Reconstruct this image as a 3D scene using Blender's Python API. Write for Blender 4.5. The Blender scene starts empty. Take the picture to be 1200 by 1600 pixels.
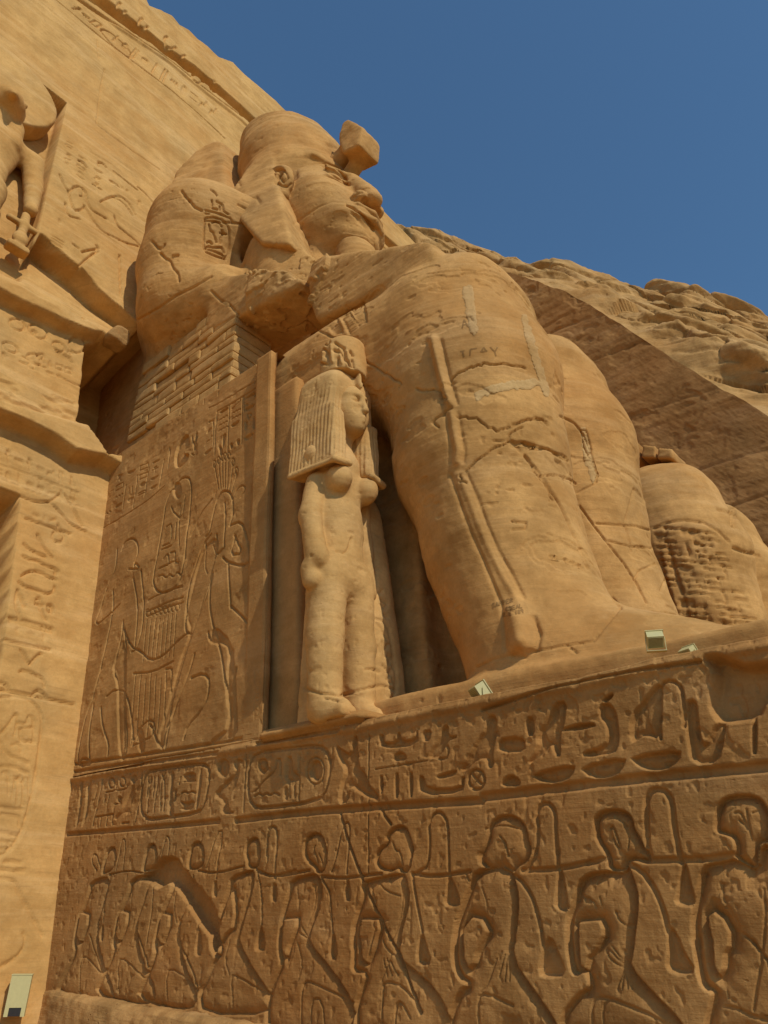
import bpy, math
import numpy as np
import openvdb as vdb

# ------------------------------------------------------------------ camera, sky, sun, exposure
scene = bpy.context.scene
COL = scene.collection
FPX = 1167.0
CX, CY = 600.0, 800.0
def _nd(x, y):
    v = np.array([x - CX, y - CY, FPX]); return v / np.linalg.norm(v)
_ax = -_nd(-860, 1400); _ay = _nd(1800, 1450)
_ay = _ay - _ax.dot(_ay) * _ax; _ay /= np.linalg.norm(_ay)
_az = np.cross(_ax, _ay)
RM = np.array([_ax, _ay, _az])
CAM = -10.0 * (RM @ np.array([70 - CX, 1553 - CY, FPX]) / FPX)
cam_data = bpy.data.cameras.new('camera')
cam = bpy.data.objects.new('camera', cam_data); COL.objects.link(cam)
from mathutils import Matrix
_m = Matrix.Identity(4)
_cols = (RM @ np.array([1, 0, 0]), RM @ np.array([0, -1, 0]), RM @ np.array([0, 0, -1]))
for i in range(3):
    for j in range(3): _m[i][j] = _cols[j][i]
    _m[i][3] = CAM[i]
cam.matrix_world = _m
cam_data.sensor_fit = 'VERTICAL'; cam_data.sensor_height = 24.0
cam_data.lens = 24.0 * FPX / 1600.0
cam_data.clip_start = 0.05; cam_data.clip_end = 3000
scene.camera = cam

SUN = np.array([1.0, -0.25, 1.05]); SUN /= np.linalg.norm(SUN)
sun_el = math.asin(SUN[2])
world = bpy.data.worlds.new('World'); scene.world = world; world.use_nodes = True
wn = world.node_tree.nodes; wl = world.node_tree.links
bg = wn['Background']
sky = wn.new('ShaderNodeTexSky'); sky.sky_type = 'NISHITA'; sky.sun_disc = False
sky.sun_elevation = sun_el; sky.sun_rotation = math.atan2(SUN[0], SUN[1])
sky.altitude = 200; sky.air_density = 1.25; sky.dust_density = 0.25; sky.ozone_density = 3.2
tint = wn.new('ShaderNodeMix'); tint.data_type = 'RGBA'; tint.blend_type = 'MULTIPLY'; tint.inputs[0].default_value = 1.0
tint.inputs[7].default_value = (.72, .96, 1.04, 1); wl.new(sky.outputs[0], tint.inputs[6])
wl.new(tint.outputs[2], bg.inputs[0]); bg.inputs[1].default_value = 0.115
sd = bpy.data.lights.new('sun', 'SUN'); sd.energy = 3.2; sd.angle = math.radians(0.53); sd.color = (1.0, 0.94, 0.80)
so = bpy.data.objects.new('sun', sd); COL.objects.link(so)
from mathutils import Vector
so.rotation_euler = Vector(SUN).to_track_quat('Z', 'Y').to_euler(); so.location = (20, -5, 40)
scene.view_settings.view_transform = 'Standard'; scene.view_settings.look = 'None'
scene.view_settings.exposure = -0.18; scene.view_settings.gamma = 1.0

# ------------------------------------------------------------------ measuring helpers (photograph pixel <-> point in the place)
def rays(px):
    px = np.atleast_2d(np.asarray(px, float))
    q = np.stack([(px[:, 0] - CX) / FPX, (px[:, 1] - CY) / FPX, np.ones(len(px))], 1)
    return q @ RM.T
def onplane(px, n, off):
    r = rays(px); n = np.asarray(n, float)
    k = (off - n @ CAM) / (r @ n)
    return CAM + k[:, None] * r
def P(x, y, Y): return onplane((x, y), (0, 1, 0), Y)[0]
def PX(x, y, X): return onplane((x, y), (1, 0, 0), X)[0]
def depth(p): return float((RM.T @ (np.asarray(p) - CAM))[2])
def proj(V):
    q = (V - CAM) @ RM
    return np.stack([CX + FPX * q[:, 0] / q[:, 2], CY + FPX * q[:, 1] / q[:, 2]], 1)

# ------------------------------------------------------------------ numpy value noise
_rng = np.random.RandomState(7)
_LAT = _rng.rand(64, 64, 64).astype(np.float32) * 2 - 1
def vnoise(p, s=1.0, seed=0):
    q = np.asarray(p, np.float32) * s + np.float32(seed * 17.13 + 100)
    i = np.floor(q).astype(np.int64); f = q - i; f = f * f * (3 - 2 * f)
    r = 0
    for a in (0, 1):
        wa = f[..., 0] if a else 1 - f[..., 0]
        for b in (0, 1):
            wb = f[..., 1] if b else 1 - f[..., 1]
            for c in (0, 1):
                wc = f[..., 2] if c else 1 - f[..., 2]
                r = r + wa * wb * wc * _LAT[(i[..., 0] + a) & 63, (i[..., 1] + b) & 63, (i[..., 2] + c) & 63]
    return r
def fbm(p, s=1.0, oct=4, seed=0, sc=(1, 1, 1)):
    p = np.asarray(p, np.float32) * np.array(sc, np.float32)
    r = 0; a = 1.0; t = 0
    for k in range(oct):
        r = r + a * vnoise(p, s, seed + k); t += a; a *= .5; s *= 2.03
    return r / t
def ss(x, a, b):
    t = np.clip((x - a) / (b - a), 0, 1); return t * t * (3 - 2 * t)

# ------------------------------------------------------------------ objects
def mesh_obj(name, V, F, mat=None, parent=None, smooth=True, loc=None):
    V = np.asarray(V, np.float32)
    me = bpy.data.meshes.new(name)
    if isinstance(F, np.ndarray):
        nf, k = F.shape
        if loc is not None: V = V - np.asarray(loc, np.float32)
        me.vertices.add(len(V)); me.vertices.foreach_set('co', V.ravel())
        me.loops.add(nf * k); me.loops.foreach_set('vertex_index', F.astype(np.int32).ravel())
        me.polygons.add(nf); me.polygons.foreach_set('loop_start', np.arange(0, nf * k, k, dtype=np.int32))
        me.update(calc_edges=True)
    else:
        if loc is not None: V = V - np.asarray(loc, np.float32)
        me.from_pydata([tuple(v) for v in V], [], [tuple(f) for f in F]); me.update()
    me.polygons.foreach_set('use_smooth', np.full(len(me.polygons), smooth))
    me.update()
    if mat: me.materials.append(mat)
    o = bpy.data.objects.new(name, me); COL.objects.link(o)
    if parent is not None: o.parent = parent
    if loc is not None: o.location = tuple(loc)
    return o
def tag(o, label=None, cat=None, group=None, kind=None):
    if label: o['label'] = label
    if cat: o['category'] = cat
    if group: o['group'] = group
    if kind: o['kind'] = kind
    return o
def thing(name, label, cat, group=None):
    o = bpy.data.objects.new(name, None); COL.objects.link(o); o.empty_display_size = .3
    return tag(o, label, cat, group)

# ------------------------------------------------------------------ signed distance sculpting
class Sculpt:
    def __init__(s, lo, hi, h):
        s.lo = np.array(lo, np.float32); s.h = h
        s.n = np.ceil((np.array(hi) - lo) / h).astype(int) + 1
        s.a = np.full(s.n, .4, np.float32)
    def _sub(s, lo, hi, pad):
        i0 = np.maximum(np.floor((np.array(lo) - pad - s.lo) / s.h).astype(int), 0)
        i1 = np.minimum(np.ceil((np.array(hi) + pad - s.lo) / s.h).astype(int) + 1, s.n)
        if (i1 <= i0).any(): return None
        ax = [(s.lo[k] + s.h * np.arange(i0[k], i1[k])).astype(np.float32) for k in range(3)]
        sl = tuple(slice(i0[k], i1[k]) for k in range(3))
        return sl, ax[0][:, None, None], ax[1][None, :, None], ax[2][None, None, :]
    def op(s, fn, lo, hi, k=.2, mode='+'):
        r = s._sub(lo, hi, .4 + k)
        if r is None: return s
        sl, X, Y, Z = r
        d = fn(X, Y, Z); a = s.a[sl]
        k = max(k, 1e-3)
        if mode == '+':
            h = np.clip(.5 + .5 * (a - d) / k, 0, 1); v = a * (1 - h) + d * h - k * h * (1 - h)
        else:
            h = np.clip(.5 - .5 * (a + d) / k, 0, 1); v = a * (1 - h) + (-d) * h + k * h * (1 - h)
        s.a[sl] = np.minimum(v, .4); return s
    def ball(s, c, r, k=.2, mode='+'):
        r = np.array([r, r, r] if np.isscalar(r) else r, float); c = np.array(c, float)
        def fn(X, Y, Z):
            x, y, z = (X - c[0]) / r[0], (Y - c[1]) / r[1], (Z - c[2]) / r[2]
            k0 = np.sqrt(x * x + y * y + z * z) + 1e-6
            x, y, z = x / r[0], y / r[1], z / r[2]
            k1 = np.sqrt(x * x + y * y + z * z) + 1e-6
            return k0 * (k0 - 1) / k1
        return s.op(fn, c - r, c + r, k, mode)
    def cone(s, a, b, ra, rb, k=.2, mode='+', sy=1.0):
        """round cone from a to b; sy squashes it sideways (y)"""
        a = np.array(a, float); b = np.array(b, float); m = max(ra, rb)
        q = np.array([1, 1 / sy, 1]); A = a * q; B = b * q; ba = B - A; L2 = ba @ ba
        def fn(X, Y, Z):
            px, py, pz = X - A[0], Y / sy - A[1], Z - A[2]
            t = np.clip((px * ba[0] + py * ba[1] + pz * ba[2]) / L2, 0, 1)
            dx, dy, dz = px - t * ba[0], py - t * ba[1], pz - t * ba[2]
            return (np.sqrt(dx * dx + dy * dy + dz * dz) - (ra + (rb - ra) * t)) * min(1, sy)
        return s.op(fn, np.minimum(a, b) - m, np.maximum(a, b) + m, k, mode)
    def box(s, c, hs, rot=None, r=.05, k=.1, mode='+'):
        c = np.array(c, float); hs = np.array(hs, float)
        R = np.eye(3) if rot is None else rot_m(*rot)
        e = np.abs(R) @ hs
        def fn(X, Y, Z):
            x, y, z = X - c[0], Y - c[1], Z - c[2]
            q = []
            for i in range(3):
                q.append(np.abs(x * R[0, i] + y * R[1, i] + z * R[2, i]) - (hs[i] - r))
            o = np.sqrt(np.maximum(q[0], 0) ** 2 + np.maximum(q[1], 0) ** 2 + np.maximum(q[2], 0) ** 2)
            return o + np.minimum(np.maximum(np.maximum(q[0], q[1]), q[2]), 0) - r
        return s.op(fn, c - e, c + e, k, mode)
    def hull(s, pts, r=.08, k=.1, mode='+'):
        import bmesh
        pts = np.array(pts, float); c = pts.mean(0)
        bm = bmesh.new()
        for p in pts: bm.verts.new(tuple(p))
        bmesh.ops.convex_hull(bm, input=bm.verts[:])
        pl = []
        for f in bm.faces:
            n = np.array(f.normal_update() or f.normal); o = np.array(f.verts[0].co)
            if n @ (o - c) < 0: n = -n
            if not any(np.allclose(n, q[0], atol=.02) and abs(n @ o - q[1]) < .01 for q in pl): pl.append((n, n @ o))
        bm.free()
        def fn(X, Y, Z):
            d = None
            for n, o in pl:
                e = X * n[0] + Y * n[1] + Z * n[2] - o
                if d is None: d = e + 0 * (X + Y + Z)
                else:  # softened corners
                    h = np.clip(.5 + .5 * (d - e) / max(r, 1e-3), 0, 1); d = e * (1 - h) + d * h + r * h * (1 - h)
            return d
        return s.op(fn, pts.min(0), pts.max(0), k, mode)
    def mesh(s, sm=1):
        a = s.a.copy()
        for _ in range(sm):
            for ax in range(3):
                b = a.copy()
                sl = [slice(None)] * 3; s1 = list(sl); s2 = list(sl); sc = list(sl)
                sc[ax] = slice(1, -1); s1[ax] = slice(0, -2); s2[ax] = slice(2, None)
                b[tuple(sc)] = .5 * a[tuple(sc)] + .25 * (a[tuple(s1)] + a[tuple(s2)])
                a = b
        # close the grid border
        for ax in range(3):
            sl = [slice(None)] * 3
            for e in (0, -1):
                sl[ax] = e; a[tuple(sl)] = np.maximum(a[tuple(sl)], .1)
        g = vdb.FloatGrid(.4); g.copyFromArray(a)
        V, Q = g.convertToQuads(0.0)
        V = V.astype(np.float64) * s.h + s.lo
        a0, b0, c0 = V[Q[:, 0]], V[Q[:, 1]], V[Q[:, 2]]
        if (np.cross(b0 - a0, c0 - a0) * a0).sum() < 0: Q = Q[:, ::-1]      # faces outward (signed volume)
        return V, np.ascontiguousarray(Q)
def rot_m(rx, ry, rz):
    rx, ry, rz = map(math.radians, (rx, ry, rz))
    cx, sx, cy, sy, cz, sz = math.cos(rx), math.sin(rx), math.cos(ry), math.sin(ry), math.cos(rz), math.sin(rz)
    return (np.array([[cz, -sz, 0], [sz, cz, 0], [0, 0, 1]]) @ np.array([[cy, 0, sy], [0, 1, 0], [-sy, 0, cy]])
            @ np.array([[1, 0, 0], [0, cx, -sx], [0, sx, cx]]))
def normals(V, F):
    n = np.zeros_like(V)
    fn = np.cross(V[F[:, 1]] - V[F[:, 0]], V[F[:, 2]] - V[F[:, 0]])
    if F.shape[1] == 4: fn = fn + np.cross(V[F[:, 2]] - V[F[:, 0]], V[F[:, 3]] - V[F[:, 0]])
    for k in range(F.shape[1]):
        for c in range(3): n[:, c] += np.bincount(F[:, k], fn[:, c], len(V))
    return n / (np.linalg.norm(n, axis=1)[:, None] + 1e-12)
def refine(V, F):
    """one Catmull-Clark step, in numpy (closed quad mesh)"""
    nV, nF = len(V), len(F)
    fp = V[F].mean(1)
    E = np.concatenate([F[:, [k, (k + 1) % 4]] for k in range(4)]); lo = E.min(1).astype(np.int64); hi = E.max(1).astype(np.int64)
    key, inv, cnt = np.unique(lo * nV + hi, return_inverse=True, return_counts=True); inv = inv.ravel()
    a, b = key // nV, key % nV; nE = len(key)
    fi = np.tile(np.arange(nF), 4)
    fs = np.stack([np.bincount(inv, fp[fi, c], nE) for c in range(3)], 1)
    mid = (V[a] + V[b]) / 2
    ep = np.where((cnt == 2)[:, None], (2 * mid + fs) / 4, mid)
    vf = np.stack([np.bincount(F.ravel(), np.repeat(fp[:, c], 4), nV) for c in range(3)], 1); nf = np.bincount(F.ravel(), minlength=nV)[:, None]
    vm = np.stack([np.bincount(a, mid[:, c], nV) + np.bincount(b, mid[:, c], nV) for c in range(3)], 1); ne = (np.bincount(a, minlength=nV) + np.bincount(b, minlength=nV))[:, None]
    n = np.maximum(nf, 1); vp = (vf / n + 2 * vm / np.maximum(ne, 1) + (n - 3) * V) / n
    vp = np.where((nf == ne) & (nf > 0), vp, V)
    W = np.concatenate([vp, ep, fp]); e = [inv[k * nF:(k + 1) * nF] + nV for k in range(4)]; f = np.arange(nF) + nV + nE
    Q = np.concatenate([np.stack([F[:, k], e[k], f, e[(k + 3) % 4]], 1) for k in range(4)])
    return W, Q
def seg_dist(U, pts, closed=False):
    """distance of points U (...,2) to a polyline"""
    pts = np.asarray(pts, float); d = None
    n = len(pts)
    for i in range(n if closed else n - 1):
        a = pts[i]; b = pts[(i + 1) % n]; ba = b - a; L = ba @ ba + 1e-12
        px = U[..., 0] - a[0]; py = U[..., 1] - a[1]
        t = np.clip((px * ba[0] + py * ba[1]) / L, 0, 1)
        e = (px - t * ba[0]) ** 2 + (py - t * ba[1]) ** 2
        d = e if d is None else np.minimum(d, e)
    return np.sqrt(d)
def inside(U, pts):
    pts = np.asarray(pts, float); r = np.zeros(U.shape[:-1], bool); n = len(pts)
    x, y = U[..., 0], U[..., 1]
    for i in range(n):
        a = pts[i]; b = pts[(i + 1) % n]
        if a[1] == b[1]: continue
        c = ((a[1] > y) != (b[1] > y)) & (x < (b[0] - a[0]) * (y - a[1]) / (b[1] - a[1]) + a[0])
        r ^= c
    return r
def smooth_poly(pts, closed=True, it=2):
    p = np.asarray(pts, float)
    for _ in range(it):
        q = np.roll(p, -1, 0) if closed else p[1:]
        a = p if closed else p[:-1]
        n = np.empty((2 * len(a), 2)); n[0::2] = .75 * a + .25 * q; n[1::2] = .25 * a + .75 * q
        if not closed: n = np.vstack([p[:1], n, p[-1:]])
        p = n
    return p
def carve_px(V, F, strokes, box=None):
    """cut or raise lines on a sculpted surface: strokes = (points in photo pixels, half width px, height m)"""
    N = normals(V, F); p = proj(V); view = ((V - CAM) * N).sum(1) < 0
    if box is not None: view &= ((V > np.array(box[0])) & (V < np.array(box[1]))).all(1)
    D = np.zeros(len(V))
    for pts, w, h in strokes:
        pts = np.asarray(pts, float); lo = pts.min(0) - 3 * w; hi = pts.max(0) + 3 * w
        m = np.where(view & (p[:, 0] > lo[0]) & (p[:, 0] < hi[0]) & (p[:, 1] > lo[1]) & (p[:, 1] < hi[1]))[0]
        if len(m) == 0: continue
        d = seg_dist(p[m], pts)
        D[m] += h * np.exp(-(d / w) ** 2)
    return V + N * D[:, None]
def weather(V, F, amp=.03, s=1.2, seed=0, strata=.012, fine=.006, chips=0):
    N = normals(V, F)
    d = amp * fbm(V, s, 4, seed) + strata * fbm(V, 1.0, 4, seed + 5, (.35, .35, 5.0)) + fine * fbm(V, 9.0, 2, seed + 9)
    if chips:
        c = fbm(V, 2.2, 4, seed + 21); d = d - chips * ss(c, .22, .42)
    return V + N * d[:, None]

# ------------------------------------------------------------------ sandstone
def sandstone(name, col, var=.22, band=.12, bump=.5, pits=.5, redden=.0, scale=1.0, brush=0.0):
    m = bpy.data.materials.new(name); m.use_nodes = True
    nt = m.node_tree; n = nt.nodes; l = nt.links
    b = n['Principled BSDF']; b.inputs['Roughness'].default_value = .95
    b.inputs['Specular IOR Level'].default_value = .12
    geo = n.new('ShaderNodeNewGeometry')
    def noise(scale_, detail, rough, sc=(1, 1, 1), rot=(0, 0, 0)):
        mp = n.new('ShaderNodeMapping'); mp.inputs['Scale'].default_value = sc; mp.inputs['Rotation'].default_value = rot
        l.new(geo.outputs['Position'], mp.inputs[0])
        t = n.new('ShaderNodeTexNoise'); t.inputs['Scale'].default_value = scale_; t.inputs['Detail'].default_value = detail
        t.inputs['Roughness'].default_value = rough; l.new(mp.outputs[0], t.inputs['Vector']); return t.outputs['Fac']
    def math_(op, a, c=None, v=None):
        x = n.new('ShaderNodeMath'); x.operation = op
        for i, q in enumerate((a, c)):
            if q is None: continue
            if hasattr(q, 'default_value') and not isinstance(q, (int, float)): l.new(q, x.inputs[i])
            else: x.inputs[i].default_value = q
        return x.outputs[0]
    def mix(f, a, c, mode='MIX'):
        x = n.new('ShaderNodeMix'); x.data_type = 'RGBA'; x.blend_type = mode
        if isinstance(f, (int, float)): x.inputs[0].default_value = f
        else: l.new(f, x.inputs[0])
        for i, q in ((6, a), (7, c)):
            if isinstance(q, tuple): x.inputs[i].default_value = (*q, 1)
            else: l.new(q, x.inputs[i])
        return x.outputs[2]
    def ramp(f, lo, hi):
        x = n.new('ShaderNodeMapRange'); x.inputs[1].default_value = lo; x.inputs[2].default_value = hi
        l.new(f, x.inputs[0]); return x.outputs[0]
    big = noise(.3 * scale, 5, .62); med = noise(1.3 * scale, 8, .68); strata = noise(1.0, 7, .66, (.22, .22, 2.6), (.09, .05, 0))
    strata2 = noise(1.0, 6, .72, (.9, .9, 17.0), (.07, .03, 0)); fine = noise(24, 6, .75); blot = noise(3.6, 8, .72); spk = noise(60, 3, .6)
    light = tuple(min(1, c * (1 + var)) for c in col); dark = tuple(c * (1 - var * 1.25) * f for c, f in zip(col, (1, .94, .84)))
    red = (col[0] * .93, col[1] * .74, col[2] * .55)
    grey = (col[0] * .80, col[1] * .86, col[2] * .98)
    pale = tuple(min(1, x * f) for x, f in zip(col, (1.22, 1.3, 1.55)))
    c = mix(ramp(med, .36, .64), dark, light)
    c = mix(math_('MULTIPLY', ramp(big, .47, .63), .45 + redden), c, red)
    c = mix(math_('MULTIPLY', ramp(noise(.55, 6, .65, (1, 1, .6), (1, 2, 3)), .52, .68), .5), c, grey)
    c = mix(math_('MULTIPLY', ramp(noise(.8, 7, .7, (.35, .35, 1.3), (.3, .2, 1)), .54, .64), .40), c, pale)
    c = mix(math_('MULTIPLY', ramp(noise(.7, 7, .7, (.5, .5, 1.6), (.1, .4, 2)), .56, .66), .45), c, tuple(x * y for x, y in zip(col, (.78, .66, .50))))
    c = mix(math_('MULTIPLY', ramp(strata, .54, .66), band * 3.4), c, pale)
    c = mix(math_('MULTIPLY', ramp(strata2, .57, .68), band * 3.0), c, tuple(x * .66 for x in col))
    c = mix(math_('MULTIPLY', ramp(strata2, .36, .26), band * 2.4), c, pale)
    c = mix(math_('MULTIPLY', ramp(blot, .55, .72), .42), c, tuple(x * .66 for x in col))
    c = mix(math_('MULTIPLY', ramp(blot, .40, .26), .35), c, pale)
    c = mix(math_('MULTIPLY', ramp(fine, .45, .75), .38), c, tuple(x * .62 for x in col))
    c = mix(math_('MULTIPLY', ramp(spk, .62, .78), .25), c, pale)
    # small eroded pits
    vo = n.new('ShaderNodeTexVoronoi'); vo.inputs['Scale'].default_value = 7.5
    mp = n.new('ShaderNodeMapping'); mp.inputs['Scale'].default_value = (1, 1, 1.8); l.new(geo.outputs['Position'], mp.inputs[0]); l.new(mp.outputs[0], vo.inputs['Vector'])
    pit = math_('MULTIPLY', ramp(vo.outputs['Distance'], .13, .05), ramp(noise(.9, 3, .6), .52, .62))
    c = mix(math_('MULTIPLY', pit, .45 * pits), c, tuple(x * .38 for x in col))
    l.new(c, b.inputs['Base Color'])
    h = math_('ADD', math_('MULTIPLY', fine, .35), math_('MULTIPLY', noise(7, 6, .65), .8))
    h = math_('ADD', h, math_('MULTIPLY', strata2, .5)); h = math_('ADD', h, math_('MULTIPLY', strata, .8))
    h = math_('SUBTRACT', h, math_('MULTIPLY', pit, .8 * pits))
    if brush: # chisel marks: short upright strokes
        h = math_('ADD', h, math_('MULTIPLY', noise(1.0, 3, .6, (38, 38, 9)), brush))
    bp = n.new('ShaderNodeBump'); bp.inputs['Strength'].default_value = bump; bp.inputs['Distance'].default_value = .03
    l.new(h, bp.inputs['Height']); l.new(bp.outputs[0], b.inputs['Normal'])
    return m
def plain(name, col, rough=.6, metal=0.0):
    m = bpy.data.materials.new(name); m.use_nodes = True; nt = m.node_tree
    b = nt.nodes['Principled BSDF']; b.inputs['Roughness'].default_value = rough; b.inputs['Metallic'].default_value = metal
    t = nt.nodes.new('ShaderNodeTexNoise'); t.inputs['Scale'].default_value = 9; t.inputs['Detail'].default_value = 5
    r = nt.nodes.new('ShaderNodeMix'); r.data_type = 'RGBA'; nt.links.new(t.outputs['Fac'], r.inputs[0])
    r.inputs[6].default_value = (*[c * .82 for c in col], 1); r.inputs[7].default_value = (*col, 1)
    nt.links.new(r.outputs[2], b.inputs['Base Color']); return m
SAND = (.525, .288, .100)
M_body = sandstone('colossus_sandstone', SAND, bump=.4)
M_queen = sandstone('queen_sandstone', (.585, .35, .135), var=.18, bump=.35, band=.08)
M_fac = sandstone('facade_sandstone', (.565, .328, .116), bump=.4, band=.16, pits=.25, var=.16)
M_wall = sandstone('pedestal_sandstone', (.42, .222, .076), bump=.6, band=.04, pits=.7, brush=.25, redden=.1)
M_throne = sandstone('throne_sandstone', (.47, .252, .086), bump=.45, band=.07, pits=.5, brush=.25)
M_rock = sandstone('cliff_sandstone', (.46, .265, .10), bump=.9, band=.16, pits=.6, var=.25)
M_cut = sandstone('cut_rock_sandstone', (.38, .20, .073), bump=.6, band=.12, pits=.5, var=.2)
M_sand = sandstone('sand', (.46, .30, .13), bump=.3, band=0, pits=0)
M_lamp = plain('cream_painted_metal', (.60, .53, .25), .45)
M_masonry = sandstone('repair_sandstone', (.54, .32, .12), bump=.5, band=.05, pits=.4, var=.25)
M_mortar = sandstone('mortar', (.53, .335, .145), bump=.5, band=0, pits=.3, var=.12)
M_scratch_shade = sandstone('scratch_shade_and_dirt', (.33, .185, .068), bump=.2, band=0, pits=0)  # dark tone stands for shade and dirt inside the scratched letters
M_lampin = plain('louvre_metal', (.38, .33, .15), .5)
M_dark = plain('dark_glass', (.03, .03, .035), .2)
BETA = .02; BF = .21
# ------------------------------------------------------------------ carved walls (height fields on real planes)
class Relief:
    def __init__(s, O, n, ud, us, vlo, vhi, nv):
        """plane through O with outward normal n; u runs along ud, v is the height z; vlo / vhi arrays give the ends of every column"""
        s.O = np.array(O, float); s.n = np.array(n, float) / np.linalg.norm(n)
        s.ud = np.array(ud, float); vd = np.cross(s.n, s.ud); vd = vd / vd[2] if abs(vd[2]) > 1e-6 else vd
        s.vd = vd
        us = np.asarray(us, float); vlo = np.broadcast_to(vlo, us.shape); vhi = np.broadcast_to(vhi, us.shape)
        t = np.linspace(0, 1, nv)
        s.U = np.repeat(us[:, None], nv, 1); s.V = vlo[:, None] + (vhi - vlo)[:, None] * t[None]
        s.H = np.zeros_like(s.U); s.off = 0.0
    def uv(s, pts):
        p = onplane(pts, s.n, s.n @ s.O + s.off) - s.O - s.off * s.n
        v = p[:, 2] / s.vd[2]; u = (p - v[:, None] * s.vd) @ s.ud
        return np.stack([u, v + s.O[2]], 1)
    def pick(s, q, m):
        lo = q.min(0) - m; hi = q.max(0) + m
        return np.where((s.U > lo[0]) & (s.U < hi[0]) & (s.V > lo[1]) & (s.V < hi[1]))
    def line(s, pts, w=.02, d=.025, closed=False, sm=1, px=True, add=False):
        q = s.uv(pts) if px else np.asarray(pts, float)
        if sm: q = smooth_poly(q, closed, sm)
        i = s.pick(q, 3 * w)
        if len(i[0]) == 0: return
        e = seg_dist(np.stack([s.U[i], s.V[i]], -1), q, closed)
        g = np.exp(-(e / w) ** 4) * d
        if add: s.H[i] += g
        else: s.H[i] = np.where(g > 0.002, np.minimum(s.H[i], s.H[i] * .35 - g), s.H[i])
    def sunk(s, pts, d=.05, rise=.06, floor=.35, sm=1, px=True, edge=.012, holes=()):
        """sunk relief: sharp cut round the outline, body modelled inside it"""
        q = s.uv(pts) if px else np.asarray(pts, float)
        if sm: q = smooth_poly(q, True, sm)
        i = s.pick(q, .1)
        if len(i[0]) == 0: return
        U = np.stack([s.U[i], s.V[i]], -1)
        e = seg_dist(U, q, True); ins = inside(U, q)
        for hp in holes:
            hq = s.uv(hp); ih = inside(U, hq)
            e = np.where(ins, np.minimum(e, seg_dist(U, hq, True)), e); ins = ins & ~ih
        prof = floor + (1 - floor) * np.exp(-(e / rise) ** 1.5)
        g = np.where(ins, np.minimum(1, e / edge * .5 + .5) * prof, np.maximum(0, .5 - e / edge * .5)) * d
        s.H[i] = np.where(g > 0, np.minimum(s.H[i], -g), s.H[i])
    def flat(s, pts, d, sm=0, px=True, edge=.03, rough=.0, mode='set'):
        q = s.uv(pts) if px else np.asarray(pts, float)
        if sm: q = smooth_poly(q, True, sm)
        i = s.pick(q, .3 + edge)
        U = np.stack([s.U[i], s.V[i]], -1)
        e = seg_dist(U, q, True); ins = inside(U, q); sd = np.where(ins, e, -e)
        if rough: sd = sd + rough * fbm(s.pos(i), 1.1, 4, 3)
        g = ss(sd, -edge, edge)
        s.H[i] = s.H[i] * (1 - g) + d * g if mode == 'set' else s.H[i] + d * g
    def pos(s, i=None):
        U, V = (s.U, s.V) if i is None else (s.U[i], s.V[i])
        return s.O + U[..., None] * s.ud + (V - s.O[2])[..., None] * s.vd
    def build(s, name, mat, parent=None, skirt=None, noise=(.02, 1.0, .008, .004), keep=None):
        p = s.pos()
        a, sc, st, fi = noise
        H = s.H + a * fbm(p, sc, 4, 11) + st * fbm(p, 1.0, 4, 4, (.4, .4, 6)) + fi * fbm(p, 14., 3, 8)
        V = p + H[..., None] * s.n
        nu, nv = s.U.shape
        rows = [V[:, j] for j in range(nv)]
        if skirt is not None:   # extra rows continuing over the top edge: (outward, up) offsets
            top = V[:, -1]
            for o, u in skirt: rows.append(top + o * s.n + np.array([0, 0, u]))
        V = np.stack(rows, 1); nv = V.shape[1]
        idx = np.arange(nu * nv).reshape(nu, nv)
        F = np.stack([idx[:-1, :-1], idx[1:, :-1], idx[1:, 1:], idx[:-1, 1:]], -1).reshape(-1, 4)
        # outward facing
        a0, b0, c0 = V.reshape(-1, 3)[F[0, 0]], V.reshape(-1, 3)[F[0, 1]], V.reshape(-1, 3)[F[0, 2]]
        if np.cross(b0 - a0, c0 - b0) @ s.n < 0: F = F[:, ::-1]
        V = V.reshape(-1, 3)
        return mesh_obj(name, V, np.ascontiguousarray(F), mat, parent)
def spaced(segs):
    r = [np.array([segs[0][0]])]
    for a, b, h in segs: r.append(np.linspace(a, b, max(2, int(round((b - a) / h)) + 1))[1:])
    return np.concatenate(r)
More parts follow.
